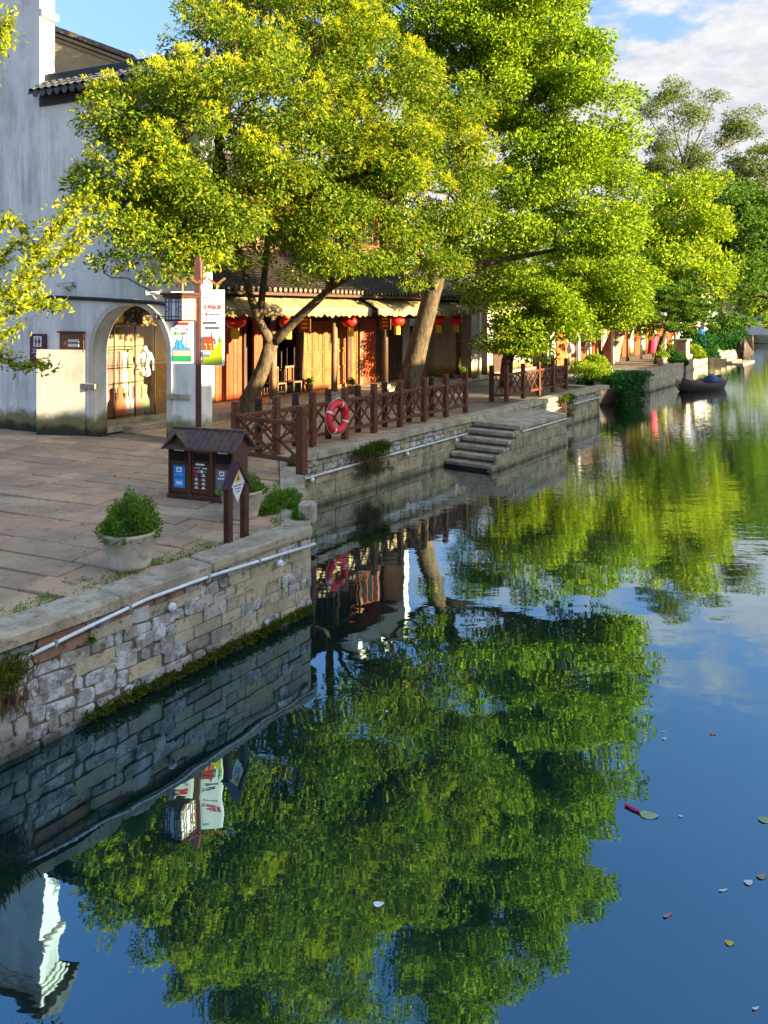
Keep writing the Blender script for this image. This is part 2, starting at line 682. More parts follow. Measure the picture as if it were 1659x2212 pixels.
def leaf_mat(name, stops, trans=.32, rough=.5):
    N = Nodes(name)
    g = N.new('ShaderNodeNewGeometry')
    c = N.ramp(g.outputs['Random Per Island'], stops)
    n = N.noise(.45, 3, .6)
    c = N.mix(N.math('MULTIPLY', N.step(n, .35, .65), .35), c, N.mix(1.0, c, (.72, .86, .8), 'MULTIPLY'))
    N.fin(c, .6, .14)
    tr = N.new('ShaderNodeBsdfTranslucent')
    tc_ = N.mix(1.0, c, (1.5, 1.5, .7), 'MULTIPLY')
    N.l.new(tc_, tr.inputs[0])
    mx = N.new('ShaderNodeMixShader')
    mx.inputs[0].default_value = trans
    N.l.new(N.b.outputs[0], mx.inputs[1])
    N.l.new(tr.outputs[0], mx.inputs[2])
    N.l.new(mx.outputs[0], N.out.inputs[0])
    return N.m


M['leaf_camphor'] = leaf_mat('camphor_leaf', [(0, (0.052, 0.108, 0.012)), (.30, (0.086, 0.158, 0.012)), (.45, (0.144, 0.215, 0.014)), (.78, (0.230, 0.298, 0.019)), (.93, (0.288, 0.311, 0.024)), (1, (0.346, 0.203, 0.036))], .38)
M['leaf_tip'] = leaf_mat('yellow_shoot', [(0, (0.391, 0.420, 0.018)), (.5, (0.521, 0.520, 0.020)), (1, (0.335, 0.400, 0.018))], .38)
M['leaf_bright'] = leaf_mat('bright_green_leaf', [(0, (0.058, 0.131, 0.012)), (.28, (0.098, 0.187, 0.012)), (.42, (0.196, 0.305, 0.014)), (.75, (0.311, 0.417, 0.022)), (1, (0.461, 0.498, 0.034))], .36)
M['leaf_lime'] = leaf_mat('lime_leaf', [(0, (0.071, 0.140, 0.012)), (.25, (0.118, 0.207, 0.012)), (.45, (0.236, 0.336, 0.014)), (1, (0.425, 0.470, 0.028))], .34)
M['leaf_dark'] = leaf_mat('dark_green_leaf', [(0, (.012, .06, .014)), (.5, (.02, .10, .022)), (1, (.05, .15, .03))], .3)
M['leaf_mid'] = leaf_mat('mid_green_leaf', [(0, (.04, .10, .014)), (.5, (.08, .17, .02)), (1, (.15, .24, .03))], .34)
M['leaf_olive'] = leaf_mat('olive_leaf', [(0, (.07, .105, .022)), (.5, (.13, .175, .032)), (1, (.21, .25, .05))], .34)
M['leaf_near'] = leaf_mat('near_leaf', [(0, (0.119, 0.170, 0.008)), (.4, (0.230, 0.287, 0.011)), (.75, (0.332, 0.357, 0.014)), (1, (0.411, 0.388, 0.021))], .45)
M['leaf_bush'] = leaf_mat('bush_leaf', [(0, (.07, .16, .02)), (.5, (.13, .25, .03)), (1, (.22, .33, .05))], .35)
M['leaf_moss'] = leaf_mat('moss_blade', [(0, (.05, .08, .008)), (.6, (.10, .14, .012)), (1, (.16, .17, .02))], .2)
M['leaf_brown'] = leaf_mat('dry_root', [(0, (.10, .07, .035)), (.6, (.16, .10, .05)), (1, (.20, .15, .06))], .2)
M['leaf_orange'] = leaf_mat('orange_flower', [(0, (.55, .25, .03)), (1, (.62, .36, .04))], .3)


def bark_mat(name, a, b):
    N = Nodes(name)
    n1 = N.noise(9, 6, .7, (1, 1, .35))
    n2 = N.noise(1.7, 4, .6)
    c = N.mix(N.step(n1, .35, .65), a, b)
    c = N.mix(N.math('MULTIPLY', N.step(n2, .5, .7), .5), c, (.06, .07, .03))
    N.bump(n1, .03)
    return N.fin(c, .9, .2)


M['bark'] = bark_mat('camphor_bark', (.06, .044, .028), (.165, .12, .075))
M['bark_dark'] = bark_mat('dark_bark', (.05, .035, .022), (.13, .09, .055))
M['bark_pale'] = bark_mat('pale_bark', (.30, .24, .17), (.50, .42, .32))


def water_mat():
    N = Nodes('canal_water')
    g = N.coords()
    big = N.noise(.16, 2, .5)
    n1 = N.noise(.85, 2, .45, (1.0, 1.35, 1))
    n2 = N.noise(3.2, 3, .55, (.55, 1.7, 1))
    n3 = N.noise(9.0, 2, .5, (.5, 1.8, 1))
    # a breeze ruffles the far reach, the near water lies calm
    dist = N.new('ShaderNodeVectorMath', operation='DOT_PRODUCT')
    N.l.new(g, dist.inputs[0])
    dist.inputs[1].default_value = (.12, 1, 0)
    far = N.step(N.math('ADD', dist.outputs['Value'], N.math('MULTIPLY', big, 9.0)), 14.0, 24.0)
    hgt = N.math('MULTIPLY', n1, .0064)
    hgt = N.math('ADD', hgt, N.math('MULTIPLY', n2, N.math('MULTIPLY_ADD', far, .0036, .0004)))
    hgt = N.math('ADD', hgt, N.math('MULTIPLY', n3, N.math('MULTIPLY', far, .0009)))
    bp = N.new('ShaderNodeBump')
    bp.inputs['Distance'].default_value = 1.0
    N.l.new(hgt, bp.inputs['Height'])
    fr = N.new('ShaderNodeFresnel')
    fr.inputs[0].default_value = 1.33
    N.l.new(bp.outputs[0], fr.inputs[1])
    fac = N.math('MULTIPLY_ADD', fr.outputs[0], 2.3, .225, clamp=True)
    gl = N.new('ShaderNodeBsdfGlossy')
    N.l.new(N.mix(N.math('MULTIPLY', fr.outputs[0], 4.0, clamp=True), (.36, .70, .96), (.92, .97, 1.0)), gl.inputs['Color'])
    gl.inputs['Roughness'].default_value = .012
    N.l.new(bp.outputs[0], gl.inputs['Normal'])
    df = N.new('ShaderNodeBsdfDiffuse')
    df.inputs['Color'].default_value = (.006, .018, .016, 1)
    mx = N.new('ShaderNodeMixShader')
    N.l.new(fac, mx.inputs[0])
    N.l.new(df.outputs[0], mx.inputs[1])
    N.l.new(gl.outputs[0], mx.inputs[2])
    N.l.new(mx.outputs[0], N.out.inputs[0])
    return N.m


M['water'] = water_mat()


def glass_mat():
    N = Nodes('shop_glass')
    tr = N.new('ShaderNodeBsdfTransparent')
    tr.inputs[0].default_value = (.94, .96, .95, 1)
    gl = N.new('ShaderNodeBsdfGlossy')
    gl.inputs['Roughness'].default_value = .02
    fr = N.new('ShaderNodeFresnel')
    mx = N.new('ShaderNodeMixShader')
    N.l.new(fr.outputs[0], mx.inputs[0])
    N.l.new(tr.outputs[0], mx.inputs[1])
    N.l.new(gl.outputs[0], mx.inputs[2])
    N.l.new(mx.outputs[0], N.out.inputs[0])
    return N.m


M['glass'] = glass_mat()

# ------------------------------------------------------------------ large structure
def sheet(name, pts, mat, z):
    mb = MB()
    mb.add([(p[0], p[1], z) for p in pts], [tuple(range(len(pts)))])
    o = mb.build(name, mat)
    o['kind'] = 'structure'
    return o


w = MB().add([(-2500, -2500, WZ), (2500, -2500, WZ), (2500, 2500, WZ), (-2500, 2500, WZ)], [(0, 1, 2, 3)])
struct('water', w, M['water'])

TN, TF = -6.70, -10.30                     # near and far quay faces
S1, S3 = 7.64, 11.3
EDGE = [(-60, TN), (S1, TN), (S3, TF), (29.0, TF), (29.6, -13.0), (38.6, -13.0), (39.2, -11.3), (46, -11.3), (46.6, -12.4), (60, -13.6), (106, -18.0),
        (112, -18.0), (112, 3.2)]
land = [F(s, t) for s, t in EDGE] + [F(900, 3.2), F(2500, -1500), F(-60, -1500)]
sheet('ground', land, M['ground_far'], -0.06)
sheet('opposite_bank', [F(-60, 3.2), F(112, 3.2), F(900, 3.2), F(2000, 1500), F(-60, 1500)], M['ground_far'], -0.06)


def clip(poly, a, b, c):
    """keep a*x + b*y <= c"""
    out = []
    n = len(poly)
    for i in range(n):
        p, q = poly[i], poly[(i + 1) % n]
        dp, dq = a * p[0] + b * p[1] - c, a * q[0] + b * q[1] - c
        if dp <= 0:
            out.append(p)
        if (dp < 0) != (dq < 0) and abs(dp - dq) > 1e-9:
            k = dp / (dp - dq)
            out.append((p[0] + (q[0] - p[0]) * k, p[1] + (q[1] - p[1]) * k))
    return out


def area(p):
    return .5 * sum(p[i][0] * p[(i + 1) % len(p)][1] - p[(i + 1) % len(p)][0] * p[i][1] for i in range(len(p)))


def shrink(poly, d):
    """inset a convex polygon"""
    if area(poly) < 0:
        poly = poly[::-1]
    res = poly
    n = len(poly)
    for i in range(n):
        p, q = poly[i], poly[(i + 1) % n]
        ex, ey = q[0] - p[0], q[1] - p[1]
        L = math.hypot(ex, ey)
        if L < 1e-6:
            continue
        nx, ny = ey / L, -ex / L
        res = clip(res, nx, ny, nx * p[0] + ny * p[1] - d)
        if len(res) < 3:
            return []
    out = []
    for p in res:
        if not out or math.hypot(p[0] - out[-1][0], p[1] - out[-1][1]) > .012:
            out.append(p)
    return out


def round_poly(poly, r):
    """cut the corners of a polygon unevenly"""
    out = []
    n = len(poly)
    for i in range(n):
        p0, p, p1 = poly[i - 1], poly[i], poly[(i + 1) % n]
        for q in (p0, p1):
            L = math.hypot(q[0] - p[0], q[1] - p[1])
            k = min(.35, r * rnd.uniform(.5, 1.4) / max(L, .01))
            out.append((p[0] + (q[0] - p[0]) * k, p[1] + (q[1] - p[1]) * k))
    return out


def piece(name, poly, frame, back, out, bev, mat, root, dome=.0):
    """one stone: polygon poly in plane coordinates, standing out of the wall"""
    n = len(poly)
    if n < 3:
        return None
    if area(poly) < 0:
        poly = poly[::-1]
    cx_ = sum(p[0] for p in poly) / n
    cy2 = sum(p[1] for p in poly) / n
    v = [frame(p[0], p[1], -back) for p in poly]
    v += [frame(p[0], p[1], out - bev) for p in poly]
    for p in poly:
        L = math.hypot(p[0] - cx_, p[1] - cy2)
        k = max(.3, 1 - bev * 1.2 / max(L, .02))
        v.append(frame(cx_ + (p[0] - cx_) * k, cy2 + (p[1] - cy2) * k, out + rnd.uniform(-.3, .3) * bev * .6))
    v.append(frame(cx_ + rnd.uniform(-.02, .02), cy2 + rnd.uniform(-.02, .02), out + dome * rnd.uniform(.3, 1.2)))
    f = []
    for i in range(n):
        j = (i + 1) % n
        f.append((i, j, n + j, n + i))
        f.append((n + i, n + j, 2 * n + j, 2 * n + i))
        f.append((2 * n + i, 2 * n + j, 3 * n))
    mb = MB()
    mb.add(v, f)
    return mb.build(name, mat, root)


def run_frame(p0, p1):
    """plane frame of a wall face seen from the water: a along the wall, b = z, depth outwards"""
    A, B = F(*p0), F(*p1)
    d = (B - A)
    L = d.length
    d /= L
    nrm = Vector((d.y, -d.x, 0))

    def fr(a, b, o):
        return A + d * a + nrm * o + Vector((0, 0, b))
    return fr, L, d, nrm


def courses(L, z0, z1, hh, ww, jit=.0):
    """rows of jittered quads filling a wall"""
    zs = [z0]
    while zs[-1] < z1 - hh[0] * .6:
        zs.append(min(z1, zs[-1] + rnd.uniform(*hh)))
    if z1 - zs[-1] > .01:
        zs[-1] = z1
    zs[-1] = z1
    for r in range(len(zs) - 1):
        a = -rnd.uniform(0, ww[0])
        lo, hi = zs[r], zs[r + 1]
        while a < L:
            wd = rnd.uniform(*ww)
            x0, x1 = max(0, a), min(L, a + wd)
            if x1 - x0 > .07:
                j = lambda: rnd.uniform(-jit, jit)
                yield (r, [(x0, lo + j() * .6), (x1, lo + j() * .6), (x1 + (j() if x1 < L else 0), hi + j() * .6), (x0 + (j() if x0 > 0 else 0), hi + j() * .6)])
            a += wd


def blades(name, centers, dirs, L, W, mat, parent, rs, curl=.0):
    """flat pointed leaves: centers, dirs (N,3), sizes (N)"""
    n = len(centers)
    centers = np.asarray(centers, float)
    dirs = np.asarray(dirs, float)
    dirs /= np.linalg.norm(dirs, axis=1)[:, None] + 1e-9
    rv = rs.normal(size=(n, 3))
    side = np.cross(dirs, rv)
    side /= np.linalg.norm(side, axis=1)[:, None] + 1e-9
    nrm = np.cross(side, dirs)
    L = np.asarray(L, float).reshape(-1, 1) * np.ones((n, 1))
    W = np.asarray(W, float).reshape(-1, 1) * np.ones((n, 1))
    b = centers - dirs * L * .5
    t = centers + dirs * L * .5 - nrm * L * curl
    m = centers + nrm * L * curl - dirs * L * .05
    V = np.empty((n, 4, 3))
    V[:, 0] = b
    V[:, 1] = m + side * W * .5
    V[:, 2] = t
    V[:, 3] = m - side * W * .5
    o0 = np.array(root_loc(parent))
    V = V.reshape(-1, 3) - o0
    me = bpy.data.meshes.new(name)
    me.vertices.add(n * 4)
    me.vertices.foreach_set('co', V.astype(np.float32).ravel())
    me.loops.add(n * 4)
    me.loops.foreach_set('vertex_index', np.arange(n * 4, dtype=np.int32))
    me.polygons.add(n)
    me.polygons.foreach_set('loop_start', np.arange(0, n * 4, 4, dtype=np.int32))
    me.update(calc_edges=True)
    me.materials.append(mat)
    o = bpy.data.objects.new(name, me)
    col.objects.link(o)
    o.parent = parent
    o['kind'] = 'stuff'
    return o


def tufts(name, pts, n_each, L, W, mat, parent, seed, up=(0, 0, 1), spread=.8, rad=.05):
    rs = np.random.default_rng(seed)
    pts = np.asarray([tuple(p) for p in pts], float)
    c = np.repeat(pts, n_each, axis=0)
    n = len(c)
    d = rs.normal(size=(n, 3)) * spread + np.array(up)
    d /= np.linalg.norm(d, axis=1)[:, None]
    ln = L * rs.uniform(.5, 1.3, n)
    c = c + rs.normal(size=(n, 3)) * rad * np.array([1, 1, .3]) + d * ln[:, None] * .45
    return blades(name, c, d, ln, W * rs.uniform(.6, 1.3, n), mat, parent, rs, .06)


# ---- near quay wall of rubble
nw = thing('quay_wall', 'near canal wall of grey white rubble stone with mossy foot under pale coping', 'wall', F(4, TN, WZ))
SN0 = 0.6
frn, LN, dn, nn = run_frame((SN0, TN - .06), (S1, TN - .06))
MB().stbox(SN0 - 4, S1 - .07, TN - .55, TN - .062, WZ - .5, -.09).build('mortar_core', M['mortar'], nw)
zb = WZ - .12
rowh = [.17, .15, .16, .14, .15, .14, .13, .12]
z0 = zb
for r, hh in enumerate(rowh):
    z1 = min(z0 + hh, -.10) if r < len(rowh) - 1 else -.10
    if z1 - z0 < .05:
        break
    a = -rnd.uniform(0, .2)
    while a < LN:
        frac = a / LN
        tan = (frac > .76 and rnd.random() < .55 and r > 0) or (frac > .5 and r > 1 and rnd.random() < .10)
        wd = rnd.uniform(.26, .50) if tan else rnd.choice((rnd.uniform(.08, .16), rnd.uniform(.14, .26), rnd.uniform(.22, .38)))
        red = r >= len(rowh) - 2 and .40 < frac < .66 and rnd.random() < .55
        if red:
            wd = rnd.uniform(.4, .6)
        x0, x1 = max(a, 0), min(a + wd, LN)
        a += wd
        if x1 - x0 < .05:
            continue
        jv = .004 if tan or red else .026
        top_ = z1 + (rnd.uniform(.0, .05) if rnd.random() < .35 and not tan else 0)
        top_ = min(top_, -.10)
        q = [(x0 + rnd.uniform(-jv, jv), z0 + rnd.uniform(-jv, jv)), (x1 + rnd.uniform(-jv, jv), z0 + rnd.uniform(-jv, jv)),
             (x1 + rnd.uniform(-jv, jv), top_ + rnd.uniform(-jv, jv)), (x0 + rnd.uniform(-jv, jv), top_ + rnd.uniform(-jv, jv))]
        pg = shrink(q, .004 if tan else rnd.uniform(.003, .011))
        if len(pg) < 3:
            continue
        pg = round_poly(pg, .010 if tan else .022)
        mt = M['tan_block'] if tan else (M['red_block'] if red else M['rubble'])
        piece('stone', pg, frn, .06, rnd.uniform(.005, .02) if tan else rnd.uniform(.004, .035), .006 if tan else .008, mt, nw, .0 if tan else .003)
    z0 = z1
# chamfered end towards the far quay
fre, LE, de, ne = run_frame((S1, TN - .06), (S3, TF))
for r, q in courses(LE, WZ - .1, -.17, (.2, .28), (.4, .7)):
    pg = shrink(q, .006)
    if len(pg) > 2:
        piece('stone', round_poly(pg, .015), fre, .05, rnd.uniform(.0, .015), .008, M['tan_block'], nw)
p0, p1 = fre(0, 0, -.07), fre(LE, 0, -.07)
p2, p3 = fre(LE, 0, -.6), fre(0, 0, -.6)
MB().prism([(p.x, p.y, WZ - .5) for p in (p0, p1, p2, p3)], (0, 0, -.13 - WZ + .5)).build('mortar_core', M['mortar'], nw)
# coping
a = SN0 - 3.0
while a < S1 - .02:
    wd = rnd.uniform(.9, 1.7)
    e = min(a + wd, S1 + .02)
    if S1 - e < .4:
        e = S1 + .02
    o = rnd.uniform(-.02, .03)
    zt = .03 + rnd.uniform(-.012, .012)
    fr2, _, _, _ = run_frame((0, TN - .43), (1, TN - .43))
    pg = round_poly([(a + .006, 0), (e - .006, 0), (e - .006, .44 + o), ((a + e) / 2 + rnd.uniform(-.2, .2), .435 + o + rnd.uniform(-.025, .02)), (a + .006, .44 + o)], .035)
    piece('coping_stone', pg, lambda x, y, d: F(x, TN - .43 + y, zt + d), .115, .0, .016, M['coping'], nw, .004)
    a = e
a = 0
while a < LE - .02:
    e = min(a + rnd.uniform(.8, 1.3), LE)
    pg = round_poly([(a + .006, -.40), (e - .006, -.40), (e - .006, .02), (a + .006, .02)], .02)
    piece('coping_stone', pg, lambda x, y, d: fre(x, .02 + d, y), .15, .0, .015, M['coping'], nw, .003)
    a = e
rs0 = np.random.default_rng(3)
mp = [frn(rs0.uniform(3.6, LN), WZ + rs0.uniform(.03, .10 + .05 * rs0.random()), .03) for _ in range(700)]
tufts('moss', mp, 7, .055, .016, M['leaf_moss'], nw, 5, (NX * .7, NY * .7, .3), .6, .02)
mp = [frn(LN * rs0.uniform(.05, .9), WZ + rs0.uniform(.02, .1), .03) for _ in range(60)]
tufts('moss', mp, 6, .04, .012, M['leaf_moss'], nw, 6, (NX * .7, NY * .7, .2), .7, .02)

# ---- far quay wall with dressed blocks
fw = thing('quay_wall', 'long tan dressed stone canal wall below the wooden lattice fence', 'wall', F(15, TF, WZ))
frf, LF, _, _ = run_frame((S3 - .4, TF - .05), (29.0, TF - .05))
MB().stbox(S3 - .9, 29.0, TF - .7, TF - .055, WZ - .5, -.10).build('mortar_core', M['mortar'], fw)
for r, q in courses(LF, WZ - .1, -.42, (.24, .32), (.45, .85)):
    pg = shrink(q, .005)
    if len(pg) > 2:
        piece('stone', round_poly(pg, .014), frf, .05, rnd.uniform(.0, .02), .007, M['far_block'], fw)
for r, q in courses(LF, -.42, -.13, (.13, .16), (.25, .6), .02):
    pg = shrink(q, .007)
    if len(pg) > 2:
        piece('stone', round_poly(pg, .03), frf, .05, rnd.uniform(.0, .03), .014, M['far_block'] if rnd.random() < .6 else M['rubble'], fw)
a = S3 - .35
while a < 29.0:
    e = a + rnd.uniform(.9, 1.6)
    zt = .02 + rnd.uniform(-.008, .008)
    pg = round_poly([(a + .006, TF - .42), (e - .006, TF - .42), (e - .006, TF + .03), (a + .006, TF + .03)], .02)
    piece('coping_stone', pg, lambda x, y, d: F(x, y, zt + d), .14, .0, .014, M['coping'], fw, .003)
    a = e
mp = [frf(rs0.uniform(.5, LF), rs0.uniform(-.40, -.10), .03) for _ in range(90)]
tufts('moss', mp, 7, .06, .014, M['leaf_moss'], fw, 8, (NX * .6, NY * .6, -.4), .6, .04)

# ---- landing steps
stp = thing('landing_steps', 'stone steps running down along the canal wall to the water', 'steps', F(18, TF, WZ))
TO = -8.80
for k in range(6):
    s1_ = 18.55 - k * .29
    z1_ = -.12 - k * .172
    mb = MB().stbox(s1_ - .31, s1_ + .05, TF + .0, TO - .06, z1_ - .172 - .10, z1_ - .172, .012)
    mb.build('step', M['coping'], stp)
    MB().stbox(s1_ - .26, s1_ + .1, TF + .005, TO - .09, WZ - .4, z1_ - .172 - .11).build('riser', M['mortar'], stp)
MB().stbox(18.6, 21.9, TF + .02, TO - .02, -.24, -.12, .015).build('landing_slab', M['coping'], stp)
MB().stbox(18.65, 21.9, TF + .02, TO - .085, WZ - .5, -.245).build('mortar_core', M['mortar'], stp)
frs, LS, _, _ = run_frame((16.95, TO - .06), (21.95, TO - .06))
for r, q in courses(LS, WZ - .1, -.245, (.22, .30), (.5, .9)):
    mx_ = sum(p[0] for p in q) / 4
    top = -.30 - max(0, (1.65 - mx_)) * .6
    if max(p[1] for p in q) > top + .2:
        continue
    pg = shrink(q, .005)
    if len(pg) > 2:
        piece('stone', round_poly(pg, .012), frs, .06, rnd.uniform(.0, .014), .006, M['far_block'], stp)
MB().prism([frs(-.05, WZ - .3, -.10), frs(1.7, WZ - .3, -.10), frs(1.7, -.25, -.10), frs(-.05, WZ + .05, -.10)], Vector((NX, NY, 0)) * .08).build('mortar_core', M['mortar'], stp)
MB().stbox(21.9, 22.35, TF + .02, TO - .25, WZ - .4, -.62, .02).build('step', M['coping'], stp)
MB().stbox(22.35, 22.8, TF + .02, TO - .35, WZ - .4, -.85, .02).build('step', M['coping'], stp)

# ---- walls further along the canal
def far_wall(s0, t0, s1, t1, label, mat, hh=(.2, .3), ww=(.35, .8), core=.5, top=-.12, jit=.0):
    rt = thing('quay_wall', label, 'wall', F((s0 + s1) / 2, (t0 + t1) / 2, WZ))
    fr, L, d, nr = run_frame((s0, t0), (s1, t1))
    q = [fr(0, 0, -.06), fr(L, 0, -.06), fr(L, 0, -core), fr(0, 0, -core)]
    MB().prism([(p.x, p.y, WZ - .5) for p in q], (0, 0, top - .02 - WZ + .5)).build('mortar_core', M['mortar'], rt)
    for r, qq in courses(L, WZ - .1, top, hh, ww, jit):
        pg = shrink(qq, .007)
        if len(pg) > 2:
            piece('stone', round_poly(pg, .02), fr, .06, rnd.uniform(.0, .03), .01, mat, rt)
    a = 0
    while a < L - .05:
        e = min(a + rnd.uniform(1.0, 2.0), L)
        pg = [(a + .008, -.4), (e - .008, -.4), (e - .008, .03), (a + .008, .03)]
        piece('coping_stone', pg, lambda x, y, dd: fr(x, .02 + dd, y), .13, .0, .015, M['coping'], rt)
        a = e
    return rt


far_wall(29.0, TF, 29.6, -13.0, 'short return of pale stone at the end of the fenced quay', M['rubble'])
far_wall(29.6, -13.0, 38.6, -13.0, 'set back stone wall behind the boat of trailing vines', M['tan_block'], (.28, .36), (.5, 1.0))
far_wall(38.6, -13.0, 39.2, -11.3, 'stone return face beside the moored boat with tarps', M['tan_block'], (.28, .36), (.5, 1.0))
far_wall(39.2, -11.3, 46.0, -11.3, 'pale stone wall directly behind the moored boat with tarps', M['tan_block'], (.28, .36), (.6, 1.1))
far_wall(46.6, -12.4, 60, -13.6, 'long stone bank wall between the moored boat and the distant steps', M['tan_block'], (.34, .42), (1.0, 1.8))
far_wall(60, -13.6, 106, -18.0, 'most distant stretch of stone bank wall beyond the steps', M['tan_block'], (.40, .52), (2, 3.5))
far_wall(112, -18.5, 112, 3.2, 'stone wall closing the canal below the far white house', M['tan_block'], (.40, .52), (2, 3.5))

# ---- paving
DX, DY = 0.924, -0.382                     # direction of the gable wall and of the paving rows
EX, EY = 0.382, 0.924
pv = bpy.data.objects.new('pavement', None)
col.objects.link(pv)
pv['kind'] = 'structure'
pv.location = (-3, 10, 0)


def ab(a, b):
    return (DX * a + EX * b, DY * a + EY * b)


def slab(poly, zt):
    pg = shrink(poly, rnd.uniform(.007, .014))
    if len(pg) < 3 or abs(area(pg)) < .012:
        return
    dz = rnd.uniform(-.018, .008)
    tx, ty = rnd.uniform(-.014, .014), rnd.uniform(-.014, .014)
    cxm = sum(p[0] for p in pg) / len(pg)
    cym = sum(p[1] for p in pg) / len(pg)
    piece('slab', round_poly(pg, .02), lambda x, y, d: Vector((x, y, zt + dz + d + (x - cxm) * tx + (y - cym) * ty)), .05, .0, .010, M['paving'], pv, .002)


dgn = (S3 - S1, TF - TN)
dl = math.hypot(*dgn)
# diagonal edge as a half plane in x, y
pA, pB = F(S1, TN), F(S3, TF)
ddx, ddy = (pB - pA).x / dl, (pB - pA).y / dl
on = (ddy, -ddx)
b = 3.2
while b < 21:
    hb = rnd.uniform(.34, .50)
    a = -20 + rnd.uniform(0, .8)
    while a < 4:
        wa = rnd.uniform(.65, 1.5)
        quad = [ab(a, b), ab(a + wa, b), ab(a + wa, b + hb), ab(a, b + hb)]
        a += wa
        cxm, cym = sum(p[0] for p in quad) / 4, sum(p[1] for p in quad) / 4
        if cym < 4.5:
            continue
        xs = 829.5 + 1600 * cxm / cym
        if xs < -140 or xs > 1250:
            continue
        # zone before the corner of the quay
        p = clip(quad, NX, NY, TN - .44)
        p = clip(p, on[0], on[1], on[0] * pA.x + on[1] * pA.y - .41) if p else p
        p = clip(p, UX, UY, S3) if p else p
        p = clip(p, EX, EY, 13.74) if p else p
        if len(p) > 2:
            slab(p, .0)
        # zone in front of the shops
        p = clip(quad, NX, NY, TF - .43)
        p = clip(p, -UX, -UY, -S3) if p else p
        p = clip(p, -NX, -NY, 15.88) if p else p
        p = clip(p, UX, UY, 22.0) if p else p
        if len(p) > 2:
            slab(p, .0)
    b += hb
# weeds along the joints near the edge
wd_ = bpy.data.objects.new('weeds', None)
rs1 = np.random.default_rng(12)
wp = []
for k in range(130):
    s_ = rs1.uniform(3.4, 9.5)
    wp.append(F(s_, TN - .46 - abs(rs1.normal()) * .12 if s_ < S1 else -7.4 - (s_ - S1) * .98, .0))
for (x, y) in ((330, 1218), (350, 1210), (300, 1235), (420, 1190), (440, 1186), (190, 1255), (150, 1262), (90, 1290), (250, 1240), (380, 1205)):
    for k in range(5):
        p = GR(x + rs1.normal() * 12, y + rs1.normal() * 4)
        wp.append(p)
wd_o = tufts('weeds', wp, 10, .045, .012, M['leaf_bush'], None, 13, (0, 0, .6), .8, .03)
tag(wd_o, 'small green weeds growing in the paving joints along the edge', 'weeds')

# ------------------------------------------------------------------ gable building with the arch
W1 = Vector((-4.12, 16.60, 0))
DV, MV, EV = Vector((DX, DY, 0)), Vector((-EX, -EY, 0)), Vector((EX, EY, 0))
ZV = Vector((0, 0, 1))


def wa_a(x):
    """distance from W1 leftwards (negative) where the wall is seen at column x"""
    k = (x - 829.5) / 1600
    # W1.x + DX*a = k*(W1.y + DY*a)
    return (k * W1.y - W1.x) / (DX - k * DY)


def WA(x, y, out=0.0):
    a = wa_a(x)
    p = W1 + DV * a
    return Vector((p.x, p.y, EYE - (y - 677) * p.y / 1600)) + MV * out


def wa_z(x, y):
    return WA(x, y).z


TH = .45
gb = thing('gable_building', 'tall weathered white gable wall with round arch and dark tiled coping', 'building', W1 + DV * -4)
aT = wa_a(87)                              # where the tall part ends
aL, aR = wa_a(202), wa_a(362)
zsp = 2.02
ra = (aR - aL) / 2
am = (aL + aR) / 2
ZT = 8.10                                  # top of the lower wall
pts = [(aT, -.05), (aL, -.05), (aL, zsp)]
for k in range(1, 24):
    an = math.pi - math.pi * k / 24
    pts.append((am + ra * math.cos(an), zsp + ra * 1.04 * math.sin(an)))
pts += [(aR, zsp), (aR, -.05), (0, -.05), (0, ZT), (aT, ZT)]
mb = MB().prism([W1 + DV * a + ZV * z for a, z in pts], EV * TH)
fix_normals(mb.build('wall', M['plaster'], gb))
a0 = wa_a(-420)
zt_top = 11.3
mb = MB().prism([W1 + DV * a + ZV * z + MV * .015 for a, z in ((a0, -.05), (aT, -.05), (aT, zt_top), (a0, zt_top))], EV * (TH + .015))
fix_normals(mb.build('tall_wall', M['plaster_dark'], gb))
# stepped head of the tall part
for k, (dz, ov) in enumerate(((0, .05), (.10, .10), (.20, .16))):
    c = W1 + DV * ((a0 + aT) / 2 + ov / 2) + EV * (TH / 2) + ZV * (zt_top + dz + .05)
    MB().box(c, DV, EV, ZV, aT - a0 + ov, TH + 2 * ov, .10, .01).build('cornice', M['plaster_white'], gb)
MB().prism([W1 + DV * (aT + .35) + ZV * (zt_top + .3) + MV * .35, W1 + DV * (aT + .35) + ZV * (zt_top + .3) + EV * (TH + .35),
            W1 + DV * (aT + .35) + ZV * (zt_top + .75) + EV * (TH / 2 + .0)], DV * (a0 - aT - .4)).build('tile_coping', M['tile'], gb)
MB().box(W1 + DV * aT + EV * (TH / 2) + ZV * (8.9 + 1.55) + DV * .05, DV, EV, ZV, .14, TH + .08, .18, .02).build('corner_cap', M['plaster_white'], gb)

